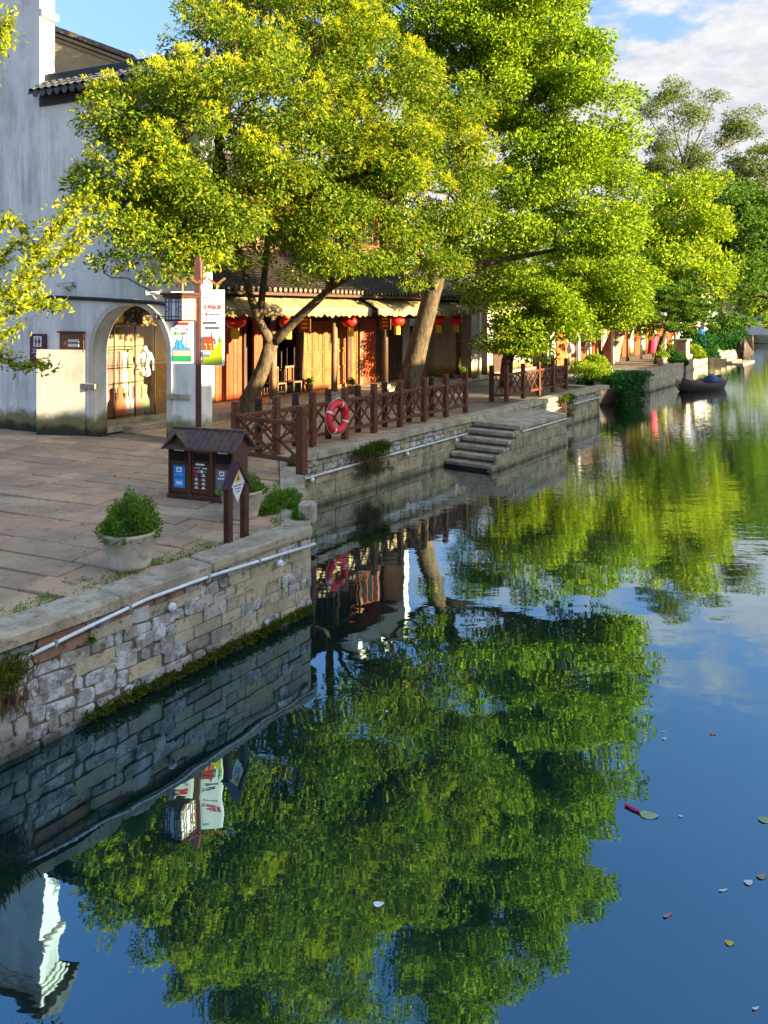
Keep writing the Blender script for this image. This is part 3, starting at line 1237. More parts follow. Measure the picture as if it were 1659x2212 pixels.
# coping of grey tiles on the lower wall
zc0 = ZT
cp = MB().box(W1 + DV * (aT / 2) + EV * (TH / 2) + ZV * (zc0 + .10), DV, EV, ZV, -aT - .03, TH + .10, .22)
cp.build('dark_band', M['ridge'], gb)  # dark band right under the coping tiles
slope = MB()
for sgn, base in ((1, MV), (-1, EV)):
    off = base * .30 + (EV * TH if sgn < 0 else Vector())
    p0, p1 = W1 + DV * (aT - .1) + off + ZV * (zc0 + .22), W1 + DV * .25 + off + ZV * (zc0 + .22)
    q0, q1 = W1 + DV * (aT - .1) + EV * (TH / 2) + ZV * (zc0 + .62), W1 + DV * .25 + EV * (TH / 2) + ZV * (zc0 + .62)
    slope.prism([p0, p1, q1, q0], ZV * .035)
slope.build('tile_bed', M['tile'], gb)
nt = int((-aT + .3) / .235)
for k in range(nt):
    a = aT - .02 + .235 * (k + .5)
    for j in range(3):                     # three overlapping tiles up the slope
        u0, u1 = j * .33, j * .33 + .42
        lowp = W1 + DV * a + MV * .34 + ZV * (zc0 + .245)
        topp = W1 + DV * a + EV * (TH / 2) + ZV * (zc0 + .645)
        A, B = lowp.lerp(topp, u0) + ZV * .012, lowp.lerp(topp, min(u1, .98)) - ZV * .006
        up = DV.cross((B - A).normalized()).normalized()
        if up.z < 0:
            up = -up
        vs_, n_ = [], 6
        for P, rr in ((A, .105), (B, .085)):
            for i in range(n_ + 1):
                an = math.pi * i / n_
                vs_.append(P + DV * (math.cos(an) * rr) + up * (math.sin(an) * rr * .85))
            for i in range(n_ + 1):
                an = math.pi * i / n_
                vs_.append(P + DV * (math.cos(an) * (rr - .022)) + up * (math.sin(an) * (rr - .022) * .85))
        m_ = n_ + 1
        fs_ = []
        for i in range(n_):
            fs_ += [(i, i + 1, 2 * m_ + i + 1, 2 * m_ + i), (m_ + i, 3 * m_ + i, 3 * m_ + i + 1, m_ + i + 1), (i, m_ + i, m_ + i + 1, i + 1)]
        fix_normals(MB().add(vs_, fs_).build('tile', M['tile'], gb))
    # drip tile: a hanging tongue between the ridges
    c = W1 + DV * (a + .1175) + MV * .36 + ZV * (zc0 + .22)
    tongue = []
    for x_, z_ in ((-.085, .03), (-.085, -.03), (-.06, -.075), (0, -.115), (.06, -.075), (.085, -.03), (.085, .03)):
        tongue.append(c + DV * x_ + ZV * z_)
    MB().prism(tongue, EV * .02).build('drip_tile', M['tile'], gb)
MB().box(W1 + DV * (aT / 2 + .1) + EV * (TH / 2) + ZV * (zc0 + .74), DV, EV, ZV, -aT + .2, .20, .20, .02).build('ridge', M['ridge'], gb)

# arch trim and imposts
tr = []
for rr, dd in ((ra + .02, .03), (ra + .16, .03)):
    pass
ring = MB()
NA = 24
for k in range(NA):
    a_0, a_1 = math.pi - math.pi * k / NA, math.pi - math.pi * (k + 1) / NA
    q = []
    for rr, an in ((ra - .005, a_0), (ra + .13, a_0), (ra + .13, a_1), (ra - .005, a_1)):
        q.append(W1 + DV * (am + rr * math.cos(an)) + ZV * (zsp + rr * 1.04 * math.sin(an)) + MV * .03)
    ring.prism(q, EV * .06)
for sgn, ax_ in ((-1, aL), (1, aR)):
    ring.box(W1 + DV * (ax_ + sgn * .062) + ZV * (zsp / 2 - .02) + MV * .0, DV, EV, ZV, .135, .06, zsp + .02)
fix_normals(ring.build('arch_trim', M['plaster_low'], gb))
MB().box(W1 + DV * ((aL + wa_a(181)) / 2 - .05) + ZV * 1.20 + MV * .02, DV, EV, ZV, .62, .10, .13, .01).build('impost', M['coping'], gb)
MB().box(W1 + DV * ((aR + wa_a(412)) / 2) + ZV * 1.06 + MV * .02, DV, EV, ZV, abs(wa_a(412) - aR) * .95, .10, .12, .01).build('impost', M['coping'], gb)
# low buttress added to the wall, its face turned to catch a sun patch
q0 = W1 + DV * wa_a(103)
q1 = W1 + DV * wa_a(186)
mb = MB().prism([q0 + ZV * -.05 + MV * .02, q0 + MV * .34 + ZV * -.05, q1 + MV * .04 + ZV * -.05, q1 + MV * .02 + ZV * -.05], ZV * 2.12)
fix_normals(mb.build('sun_catch_wedge', M['plaster_low'], gb))
mb = MB().prism([q0 + ZV * 2.07 + MV * .02, q0 + MV * .42 + ZV * 2.07, q1 + MV * .04 + ZV * 2.07, q1 + MV * .0 + ZV * 2.4, q0 + MV * .0 + ZV * 2.5], ZV * .001)
# black gutter
MB().tube([WA(72, 640, .08), WA(210, 646, .08), WA(352, 655, .08), WA(398, 668, .08)], .045, 8).build('gutter', M['black'], gb)
# thin cable on the upper wall
mb = MB().tube([WA(218, 560, .015), WA(226, 590, .015), WA(243, 600, .015), WA(275, 600, .015), WA(300, 615, .015), WA(335, 632, .02)], .010, 5)
mb.build('cable', M['black'], gb)

# roof of the house behind, lit from the right
rh = thing('gable_house', 'sunlit tan gable with brown eaves rising behind the tall white wall', 'building', Vector((-9.8, 24, 0)))
Yb = 24.0
A_, B_, C_ = PX(60, 62, Yb), PX(262, 137, Yb), PX(60, 230, Yb)
D_ = PX(262, 230, Yb)
mb = MB().prism([A_, B_, D_, Vector((D_.x, Yb, 0)), Vector((C_.x, Yb, 0))], (0.4, 5, 0))
fix_normals(mb.build('wall', M['cream'], rh))
for dz, th, ov, mt in ((0.0, .10, .05, 'cream'), (.13, .10, .14, 'cream'), (.27, .16, .24, 'tile_brown')):
    p, q = A_ + ZV * (dz - .06), B_ + ZV * (dz - .06)
    q = q + (q - p).normalized() * .5
    mb = MB().prism([p + Vector((0, -ov, 0)), q + Vector((0, -ov, 0)), q + Vector((0, -ov, th)), p + Vector((0, -ov, th))], (0, 5.5 + ov, 0))
    fix_normals(mb.build('eaves', M[mt], rh))

# ------------------------------------------------------------------ arcade of shops
TC = -16.4                                 # columns
TS = -18.2                                 # shop fronts
TW = -16.75                                # display window behind the arch
SA0, SA1 = 10.9, 30.3
ar = thing('shop_arcade', 'low tiled shop row with wooden columns behind the two big trees', 'building', F(20, TC, 0))
MB().stbox(11.3, SA1, TS - .1, -15.95, -.05, .10, .0).build('plinth', M['coping'], ar)
a = 11.3
while a < SA1:
    e = min(a + rnd.uniform(1.0, 1.8), SA1)
    MB().stbox(a + .005, e - .005, -16.25, -15.90, -.04, .125, .015).build('kerb_stone', M['coping'], ar)
    a = e
# columns
col_x = (590, 722, 832, 918, 990)
for k, x in enumerate(col_x):
    s = s_at(x, TC)
    mt = M['old_wood'] if k in (0, 3) else M['brown_wood'] if k in (2, 4) else M['old_wood']
    c = F(s, TC, .10)
    MB().lathe(c, [(.19, 0), (.21, .06), (.20, .14), (.13, .16)], 12).build('column_base', M['coping'], ar, True)
    MB().tube([F(s, TC, .24), F(s + .01, TC, 1.6), F(s, TC, 3.45)], [.115, .11, .105], 12).build('column', mt, ar, True)
# beams
MB().stbox(11.4, SA1, TC - .09, TC + .09, 3.28, 3.50, .01).build('beam', M['brown_wood'], ar)
MB().stbox(11.4, SA1, TC - .06, TC + .06, 2.98, 3.12, .01).build('beam', M['brown_wood'], ar)
for k, x in enumerate(col_x):
    s = s_at(x, TC)
    MB().stbox(s - .06, s + .06, TS, TC - .05, 3.0, 3.2, .01).build('tie_beam', M['brown_wood'], ar)
# back wall of the arcade behind the doors
MB().stbox(13.3, SA1 - .3, -21.2, -21.0, 0, 4.2).build('back_wall', M['door_dark'], ar)
MB().stbox(13.3, SA1 - .3, -21.2, TS - .1, 3.5, 3.6).build('ceiling', M['door_dark'], ar)
MB().stbox(13.3, SA1 - .3, TS - .12, TS + .06, 2.72, 3.55).build('lintel', M['brown_wood'], ar)


def sx(x):
    return s_at(x, TS)


def plank_door(x0, x1, z0, z1, mat, n, name='door'):
    s0, s1 = sx(x0), sx(x1)
    d = MB().stbox(s0, s1, TS - .04, TS - .01, z0, z1).build(name, mat, ar)
    w_ = (s1 - s0) / n
    for k in range(n):
        MB().stbox(s0 + k * w_ + .006, s0 + (k + 1) * w_ - .006, TS - .012, TS + .02, z0 + .02, z1 - .02, .006).build('plank', mat, d)
    return d


def panel_door(x0, x1, z0, z1, mat):
    s0, s1 = sx(x0), sx(x1)
    d = MB().stbox(s0 + .01, s1 - .01, TS - .04, TS - .01, z0, z1).build('door', mat, ar)
    for a_, b_ in ((s0 + .01, s0 + .08), (s1 - .08, s1 - .01)):
        MB().stbox(a_, b_, TS - .012, TS + .03, z0, z1, .006).build('stile', mat, d)
    for zz in (z0 + .03, z0 + .62, z0 + 1.25, z1 - .10):
        MB().stbox(s0 + .082, s1 - .082, TS - .012, TS + .026, zz, zz + .08, .005).build('rail', mat, d)
    for zz in np.arange(z0 + 1.42, z1 - .14, .14):
        MB().stbox(s0 + .082, s1 - .082, TS - .011, TS + .012, zz, zz + .022).build('lattice_bar', mat, d)
    m_ = (s0 + s1) / 2
    MB().stbox(m_ - .012, m_ + .012, TS - .011, TS + .014, z0 + 1.335, z1 - .105).build('lattice_bar', mat, d)
    MB().stbox(s0 + .11, s1 - .11, TS - .012, TS + .010, z0 + .14, z0 + .59, .01).build('panel', mat, d)
    return d


def wall_bit(x0, x1, mat, z0=.1, z1=2.75, out=.0, name='wall'):
    return MB().stbox(sx(x0), sx(x1), TS - .08, TS + .03 + out, z0, z1).build(name, mat, ar)


wall_bit(438, 462, M['plaster_low'])
plank_door(464, 522, .12, 2.7, M['door_red'], 6)
wall_bit(524, 530, M['brown_wood'], out=.05, name='jamb')
wall_bit(548, 566, M['door_red'], out=.0, name='shutter')
# low carved railing in front of the tea room
rl = MB().stbox(sx(566), sx(650), TS + .0, TS + .05, .95, 1.02).build('railing', M['brown_wood'], ar)
MB().stbox(sx(566), sx(650), TS + .0, TS + .05, .15, .22).build('bottom_rail', M['brown_wood'], rl)
n = 14
for k in range(n):
    s = sx(566) + (sx(650) - sx(566)) * (k + .5) / n
    MB().stbox(s - .018, s + .018, TS + .01, TS + .04, .22, .95).build('spindle', M['brown_wood'], rl)
    if k % 2 == 0:
        MB().stbox(s - .10, s + .10, TS + .012, TS + .038, .48 + .18 * (k % 4 == 0), .52 + .18 * (k % 4 == 0)).build('spindle', M['brown_wood'], rl)
wall_bit(643, 653, M['brown_wood'], out=.06, name='jamb')
xs_ = [653, 677, 700, 724, 746]
for k in range(4):
    panel_door(xs_[k], xs_[k + 1], .22, 2.68, M['door_orange'])
wall_bit(653, 746, M['door_orange'], z0=.10, z1=.215, out=.06, name='sill')
wall_bit(748, 757, M['brown_wood'], out=.05, name='jamb')
panel_door(758, 772, .14, 2.68, M['door_orange'])
wall_bit(774, 781, M['old_wood'], out=.06, name='jamb')
plank_door(783, 812, .12, 2.7, M['door_red'], 3)
plank_door(812, 868, .12, 2.7, M['door_dark'], 5)
wall_bit(870, 884, M['plaster_white'])
plank_door(885, 900, .12, 2.4, M['door_dark'], 2)
wall_bit(901, 928, M['plaster_white'])
plank_door(930, 944, .12, 2.6, M['door_dark'], 2)
# shelf of goods by the last door: carved lattice leaves
for x0, x1 in ((945, 958), (960, 973)):
    panel_door(x0, x1, .30, 2.62, M['brown_wood'])
wall_bit(940, 975, M['coping'], z0=.1, z1=.30, out=.35, name='stone_bench')
wall_bit(976, 1000, M['plaster_grey'])
s_e = s_at(1003, TC)
MB().stbox(s_e - .25, s_e + .30, TS - .05, TC + .5, .05, 3.3).build('end_wall', M['plaster_grey'], ar)
MB().tube([F(s_e + .42, TC + .55, .05), F(s_e + .42, TC + .55, 3.2)], .065, 10).build('drain_pipe', M['pipe'], ar)
MB().tube([F(s_e - .95, TC + .25, 1.75), F(s_e + .1, TC + .62, 1.78)], .03, 6).build('rail_pole', M['brown_wood'], ar)

# tiled roofs: rows of curved tiles from eave to ridge
pitch = .225


def tiled(name, sa, sb, te, tr_, ze, zr2, ncourse, parent, bow=1.12):
    nrow_ = int((sb - sa) / pitch)
    rv, rf = [], []
    prof = [(-.5, .0), (-.34, -.035), (-.2, .02), (-.1, .075), (0, .09), (.1, .075), (.2, .02), (.34, -.035), (.5, 0)]
    for r in range(nrow_):
        s0 = sa + (r + .5) * pitch
        for c in range(ncourse):
            for f_, dz in ((c / ncourse, .035), ((c + 1.12) / ncourse, .0)):
                f_ = min(f_, 1)
                for x_, h_ in prof:
                    rv.append(F(s0 + x_ * pitch, te + (tr_ - te) * f_, ze + (zr2 - ze) * f_ ** bow + dz + h_))
            bse = (r * ncourse + c) * 18
            for i in range(8):
                rf.append((bse + i, bse + i + 1, bse + 9 + i + 1, bse + 9 + i))
    o = MB().add(rv, rf).build(name, M['tile_brown'], parent)
    o['kind'] = 'stuff'
    return nrow_


TE, TR = -15.55, -18.75
ZE, ZR = 3.62, 5.05
nrow = tiled('roof_tiles', SA0, SA1 + .4, TE, TR, ZE, ZR, 15, ar)
MB().prism([F(SA0, TE + .04, ZE - .05), F(SA0, TR, ZR - .07), F(SA0, TR, ZR - .16), F(SA0, TE + .04, ZE - .13)], F(SA1 + .3, 0) - F(SA0, 0)).build('roof_deck', M['brown_wood'], ar)
# timber upper floor, set back
SU0, SU1 = 12.2, 26.0
MB().stbox(SU0, SU1, -22.6, TR - .05, 3.7, 7.45).build('upper_wall', M['brown_wood'], ar)
nw_ = 9
for k in range(nw_):
    a_, b_ = SU0 + .3 + (SU1 - SU0 - .6) * k / nw_, SU0 + .3 + (SU1 - SU0 - .6) * (k + 1) / nw_
    MB().stbox(a_ - .07, a_ + .07, TR - .05, TR + .08, 4.9, 7.4).build('upper_post', M['old_wood'], ar)
    wq = MB().stbox(a_ + .12, b_ - .12, TR - .045, TR + .01, 5.75, 7.0).build('window', M['door_red'] if k % 3 else M['door_orange'], ar)
    for j_ in range(3):
        g0, g1 = a_ + .17 + (b_ - a_ - .34) * j_ / 3, a_ + .17 + (b_ - a_ - .34) * (j_ + 1) / 3
        MB().stbox(g0 + .02, g1 - .02, TR + .012, TR + .02, 5.82, 6.93).build('pane', M['hole'], wq)
tiled('upper_roof_tiles', SU0 - .3, SU1, -17.9, -21.0, 7.25, 8.9, 14, ar)
MB().prism([F(SU0 - .3, -17.95, 7.2), F(SU0 - .3, -21.0, 8.83), F(SU0 - .3, -24.2, 7.2)], F(SU1, 0) - F(SU0 - .3, 0)).build('upper_roof_deck', M['brown_wood'], ar)
MB().stbox(SU0 - .3, SU1, -21.12, -20.88, 8.88, 9.2, .03).build('ridge', M['tile'], ar)
# white stepped fire wall at the end of the upper floor
for k, (ta, tb_, zt2) in enumerate(((-17.7, -18.9, 8.35), (-18.9, -20.2, 9.15), (-20.2, -21.8, 9.9), (-21.8, -23.2, 9.15))):
    MB().stbox(SU1 + .003 + .002 * k, SU1 + .35, tb_, ta, 0 if k else 3.9, zt2).build('fire_wall', M['plaster_white'], ar)
    MB().stbox(SU1 - .15, SU1 + .55, tb_ - .02, ta + .22, zt2, zt2 + .10, .02).build('coping', M['plaster_white'], ar)
    MB().prism([F(SU1 - .22, ta + .28, zt2 + .10), F(SU1 + .62, ta + .28, zt2 + .10), F(SU1 + .2, ta + .40, zt2 + .42)], F(0, tb_ - ta - .2) - F(0, 0)).build('tile_coping', M['tile'], ar)
for k in range(nrow):
    s0 = SA0 + (k + .5) * pitch
    MB().lathe(F(s0, TE + .035, ZE + .045), [(.065, 0), (.07, .02)], 8, (NX, NY, 0)).build('eave_tile', M['tile_brown'], ar)


def awning(s0, s1, label):
    rt = thing('awning', label, 'awning', F((s0 + s1) / 2, -16.2, 3.4))
    n = 40
    v, f = [], []
    secs = [(-16.25, 3.62), (-15.9, 3.46), (-15.55, 3.27), (-15.28, 3.10)]
    for i in range(n + 1):
        s = s0 + (s1 - s0) * i / n
        sag = .03 * math.sin(i * 1.9) + .02 * math.sin(i * .7)
        for t_, z_ in secs:
            v.append(F(s, t_, z_ + sag * (z_ < 3.5)))
    for i in range(n):
        for j in range(3):
            f.append((i * 4 + j, i * 4 + j + 1, (i + 1) * 4 + j + 1, (i + 1) * 4 + j))
    MB().add(v, f).build('cloth', M['awning'], rt, True)
    # scalloped valance
    v, f = [], []
    m = n * 4
    for i in range(m + 1):
        s = s0 + (s1 - s0) * i / m
        k = i * n / m
        sag = .03 * math.sin(k * 1.9) + .02 * math.sin(k * .7)
        wv = .035 * math.sin(i * 1.3)
        v.append(F(s, -15.28, 3.10 + sag))
        v.append(F(s, -15.27 + wv, 2.90 + sag - .05 * abs(math.sin(i * math.pi / 4))))
    for i in range(m):
        f.append((2 * i, 2 * i + 1, 2 * i + 3, 2 * i + 2))
    MB().add(v, f).build('valance', M['awning'], rt, True)
    MB().tube([F(s0, -15.28, 3.08), F(s1, -15.28, 3.08)], .02, 6).build('front_bar', M['steel'], rt)
    for s in (s0 + .2, (s0 + s1) / 2, s1 - .2):
        MB().tube([F(s, -16.3, 2.9), F(s, -15.3, 3.06)], .015, 5).build('arm', M['steel'], rt)


sA = s_at(802, -15.3)
sB = s_at(814, -15.3)
sM = s_at(655, -15.3)
awning(s_at(470, -15.3), sM - .03, 'faded striped awning behind the left banner and forked trunk')
awning(sM + .03, sA, 'faded striped awning over the orange panelled doors')
awning(sB, s_at(1032, -15.3), 'faded striped awning over the white wall beside the leaning trunk')

# lanterns
lab = ['red lantern with yellow fringe partly behind the tall banner', 'red lantern with yellow fringe by the forked trunk',
       'red lantern with yellow fringe before the orange doors', 'red lantern with yellow fringe before the dark doorway',
       'red lantern with yellow fringe just right of the leaning trunk', 'red lantern with yellow fringe at the far end of the arcade']
for k, x in enumerate((508, 622, 757, 858, 948, 985)):
    t_ = -15.95
    s = s_at(x, t_)
    c = F(s, t_, 2.66 + (.06 if k == 0 else 0))
    ln = thing('lantern', lab[k], 'lantern', c, 'red lanterns under the eaves')
    rr = .27 if k else .30
    prf = [(.05, -.20)]
    for i in range(1, 10):
        an = -math.pi / 2 + math.pi * i / 10
        prf.append((rr * math.cos(an) + .02, .20 * math.sin(an)))
    prf.append((.05, .20))
    v0 = MB().lathe(c, prf, 20)
    v0.build('shade', M['lantern_red'], ln, True)
    MB().lathe(c + ZV * .19, [(.11, 0), (.11, .05)], 14).build('cap', M['lantern_gold'], ln)
    MB().lathe(c - ZV * .24, [(.11, 0), (.11, .05)], 14).build('cap', M['lantern_gold'], ln)
    fr_ = MB()
    for i in range(14):
        an = 2 * math.pi * i / 14
        p = c + Vector((math.cos(an) * .095, math.sin(an) * .095, -.24))
        fr_.tube([p, p - ZV * .27], .024, 5)
    fr_.build('fringe', M['lantern_gold'], ln)
    MB().tube([c + ZV * .23, c + ZV * .62], .008, 5).build('cord', M['rope'], ln)

# ------------------------------------------------------------------ display window behind the arch
sw0, sw1 = 10.75, 13.25
sh = thing('clothes_shop', 'cream clothes shop window seen through the round arch', 'shop', F(12, TW, 0))
MB().stbox(sw0 - .08, sw1, -17.85, -17.75, 0, 3.6).build('back_wall', M['cream'], sh)
MB().stbox(sw1 - .02, sw1 + .1, -18.1, TW, 0, 3.4).build('side_wall', M['cream'], sh)
MB().stbox(sw0 - .08, sw1, -17.75, TW - .1, .05, .14).build('floor', M['door_dark'], sh)
MB().stbox(sw0 - .08, sw1, -17.75, TW - .1, 3.42, 3.5).build('ceiling', M['cream'], sh)
MB().stbox(sw0 - .05, sw1 + .1, TW - .12, TW + .12, -.02, .22, .01).build('sill', M['coping'], sh)
MB().stbox(sw0 - .05, sw1 + .1, TW + .13, TW + .48, -.02, .115, .01).build('step', M['coping'], sh)
MB().stbox(sw0 - .05, sw1 + .1, TW - .06, TW + .06, 2.62, 3.5).build('lintel', M['cream'], sh)
nb = 4
for k in range(nb):
    s0 = sw0 + (sw1 - sw0) * k / nb
    s1 = sw0 + (sw1 - sw0) * (k + 1) / nb
    MB().stbox(s0 + .012, s1 - .012, TW - .006, TW + .006, .23, 2.61).build('pane', M['glass'], sh)
    MB().stbox(s0 - .010, s0 + .010, TW - .02, TW + .02, .22, 2.62).build('mullion', M['black'], sh)
MB().stbox(sw0, sw1, TW - .018, TW + .022, 1.60, 1.625).build('mullion', M['black'], sh)
for k in range(3):
    MB().stbox(sw0 + .10, sw0 + .42, TW + .012, TW + .02, 1.33 - k * .13, 1.41 - k * .13).build('sticker', M['white'], sh)
# framed picture box hanging above the window
pb = thing('hanging_box', 'brown framed box with a yellow panel hanging inside the arch top', 'box', F(11.75, TW + .3, 2.75))
MB().stbox(11.2, 12.1, TW + .08, TW + .2, 2.66, 3.18, .01).build('frame', M['brown_wood'], pb)
MB().stbox(11.24, 11.5, TW + .19, TW + .215, 2.71, 3.13).build('panel', M['ink_yellow'], pb)
MB().stbox(11.55, 12.05, TW + .19, TW + .215, 2.71, 3.13).build('panel', M['door_dark'], pb)


def garment(label, s, t, z, hgt, w0, w1, mat, seed, group='garments in the shop window', cat='dress', name='dress'):
    rs = random.Random(seed)
    n = 18
    rt = thing(name, label, cat, F(s, t, z - hgt), group)
    prf = []
    v, f = [], []
    lv = 7
    for i in range(lv):
        k = i / (lv - 1)
        wd = (.5, 1.0, .92, .74, .80, .92, 1.0)[i] * (w0 if i < 4 else w1)
        for j in range(n):
            an = 2 * math.pi * j / n
            wob = 1 + .14 * k * (1 if (j + seed) % 2 else -1)
            v.append(F(s + math.cos(an) * wd * .5 * wob, t + math.sin(an) * wd * .30 * wob, z - hgt * (0, .05, .15, .34, .55, .8, 1.0)[i] + (.02 * math.sin(j * 1.7 + seed) if i == 6 else 0)))
    for i in range(lv - 1):
        for j in range(n):
            f.append((i * n + j, i * n + (j + 1) % n, (i + 1) * n + (j + 1) % n, (i + 1) * n + j))
    MB().add(v, f).build('cloth', mat, rt, True)
    MB().tube([F(s, t, z + .12), F(s, t, z), F(s - w0 * .35, t, z - .05)], .006, 4).build('hanger', M['black'], rt)
    return rt


rk = thing('clothes_rack', 'black rail rack holding dresses in the shop window', 'rack', F(12, TW - .5, .14))
MB().tube([F(10.7, TW - .55, 2.06), F(12.75, TW - .55, 2.06)], .014, 6).build('rail', M['black'], rk)
for s in (10.72, 12.73):
    MB().tube([F(s, TW - .55, .14), F(s, TW - .55, 2.12)], .014, 6).build('upright', M['black'], rk)
    MB().tube([F(s, TW - .8, .155), F(s, TW - .3, .155)], .014, 6).build('foot', M['black'], rk)
gm = [('dusty rose dress first on the rail from the shop corner', 10.90, 1.25, 'dress_rose'), ('tan long dress second on the shop rail', 11.04, 1.35, 'dress_tan'),
      ('pale green dress third on the shop rail', 11.18, 1.3, 'dress_olive'), ('pink long dress fourth on the shop rail', 11.32, 1.4, 'dress_pink'),
      ('cream dress fifth on the shop rail beside the pink one', 11.46, 1.3, 'dress_white'), ('brown rose dress sixth on the shop rail', 11.60, 1.35, 'dress_rose'),
      ('tan dress seventh on the shop rail above orange skirt', 11.75, 1.1, 'dress_tan'), ('pink dress eighth on the shop rail above white skirt', 11.90, 1.15, 'dress_pink'),
      ('white long dress near the end of the rail', 12.06, 1.1, 'dress_white'), ('cream green dress next to the mannequin end of the rail', 12.24, 1.0, 'dress_olive')]
for k, (lb, s, hh, mt) in enumerate(gm):
    garment(lb, s, TW - .55, 1.94, hh, .17, .22, M[mt], k)
low = [('short orange red skirt hanging low by the glass', 11.72, .98, 'dress_red'), ('white skirt hanging low between orange and green ones', 11.98, 1.02, 'dress_white'),
       ('pale pink skirt hanging low under the mannequin', 12.22, 1.0, 'dress_pink'), ('green and white skirt hanging lowest beside the pillar', 12.46, .98, 'dress_olive')]
r2 = thing('low_rack', 'low rail of short skirts below the mannequin', 'rack', F(12.1, TW - .22, .14))
MB().tube([F(11.5, TW - .25, 1.13), F(12.7, TW - .25, 1.13)], .012, 6).build('rail', M['black'], r2)
for s in (11.52, 12.68):
    MB().tube([F(s, TW - .25, .14), F(s, TW - .25, 1.15)], .012, 6).build('upright', M['black'], r2)
for k, (lb, s, hh, mt) in enumerate(low):
    garment(lb, s, TW - .25, 1.03, .72, .20, .36, M[mt], k + 9, 'skirts on the low rail', 'skirt', 'skirt')
# mannequin torso
mn = thing('mannequin', 'white headless mannequin torso with bent arms in shop window', 'mannequin', F(12.62, TW - .35, .14))
c = F(12.62, TW - .42, 0)
MB().lathe(c, [(.10, 1.22), (.155, 1.27), (.15, 1.36), (.115, 1.50), (.13, 1.64), (.165, 1.76), (.16, 1.86), (.08, 1.95), (.055, 2.02), (.05, 2.06)], 16).build('torso', M['skin_white'], mn, True)
for sg in (-1, 1):
    MB().tube([c + Vector((UX, UY, 0)) * .16 * sg + ZV * 1.86, c + Vector((UX, UY, 0)) * .27 * sg + ZV * 1.62,
               c + Vector((UX, UY, 0)) * .20 * sg + Vector((NX, NY, 0)) * .10 + ZV * 1.38], [.05, .04, .028], 8).build('arm', M['skin_white'], mn, True)
MB().tube([c + ZV * .16, c + ZV * 1.24], .015, 6).build('stand', M['black'], mn)
MB().lathe(c + ZV * .142, [(.17, 0), (.16, .02)], 16).build('base', M['black'], mn)
bk = thing('bucket', 'yellow plastic bucket standing at the arch foot', 'bucket', F(10.62, TW + .30, .115))
MB().lathe(F(10.72, TW + .32, .116), [(.11, 0), (.125, .28), (.135, .29), (.135, .31), (.115, .31)], 16).build('body', M['yellow'], bk, True)
MB().tube([F(10.60, TW + .32, .41), F(10.62, TW + .4, .36), F(10.72, TW + .46, .33), F(10.84, TW + .4, .36), F(10.84, TW + .32, .41)], .006, 5).build('handle', M['steel'], bk)

# ------------------------------------------------------------------ houses further along and behind
def house(name, label, s0, s1, t0, t1, zw, zr, mw, mr, loc=None, ov=.5):
    """a plain gabled house with its ridge along the canal"""
    rt = thing(name, label, 'building', F((s0 + s1) / 2, t0, 0))
    MB().stbox(s0, s1, t1, t0, -.05, zw).build('wall', mw, rt)
    tm = (t0 + t1) / 2
    for s_, d_ in ((s0 + .005, .25), (s1 - .255, .25)):
        MB().prism([F(s_, t0 - .01, zw - .02), F(s_, t1 + .01, zw - .02), F(s_, tm, zr - .05)], F(s_ + d_, 0) - F(s_, 0)).build('gable', mw, rt)
    for ta, tb in ((t0 + ov, tm), (t1 - ov, tm)):
        k = (zr - zw) / abs(t0 - tm)
        za = zw - k * ov
        o = F(s1 + .3, 0) - F(s0 - .3, 0)
        rf_ = MB().prism([F(s0 - .3, ta, za), F(s0 - .3, tb, zr), F(s0 - .3, tb, zr + .12), F(s0 - .3, ta, za + .12)], o).build('roof', mr, rt)
        n = int((s1 - s0 + .6) / .3)
        rows = MB()
        for i in range(n):
            s = s0 - .3 + (i + .5) * (s1 - s0 + .6) / n
            rows.tube([F(s, ta + (.02 if ta > tb else -.02), za + .13), F(s, tb, zr + .13)], .075, 6, True)
        ro_ = rows.build('tile_rows', mr, rt)
        ro_['kind'] = 'stuff'
        ro_.parent = rf_
    MB().stbox(s0 - .3, s1 + .3, tm - .12, tm + .12, zr + .05, zr + .36, .03).build('ridge', M['tile'], rt)
    return rt


def window(rt, s0, s1, t, z0, z1, mf, mg, out=1):
    w_ = MB().stbox(s0, s1, t, t + .05 * out, z0, z1).build('window', mf, rt)
    n = 3
    for k in range(n):
        a_, b_ = s0 + .05 + (s1 - s0 - .1) * k / n, s0 + .05 + (s1 - s0 - .1) * (k + 1) / n
        MB().stbox(a_ + .02, b_ - .02, t + .052 * out, t + .058 * out, z0 + .06, z1 - .06).build('pane', mg, w_)


# grey-walled house beyond the arcade
h2 = house('grey_house', 'grey plastered house beyond the arcade end under the trees', 31.4, 36.5, -16.6, -23, 3.7, 5.6, M['plaster_grey'], M['tile_brown'])
window(h2, 33.6, 35.2, -16.6, 1.1, 2.3, M['brown_wood'], M['hole'])
MB().stbox(32.0, 33.0, -16.6, -16.55, .0, 2.1).build('door', M['door_dark'], h2)
MB().stbox(31.4, 36.5, -16.6, -16.2, .0, .14, .01).build('plinth', M['coping'], h2)
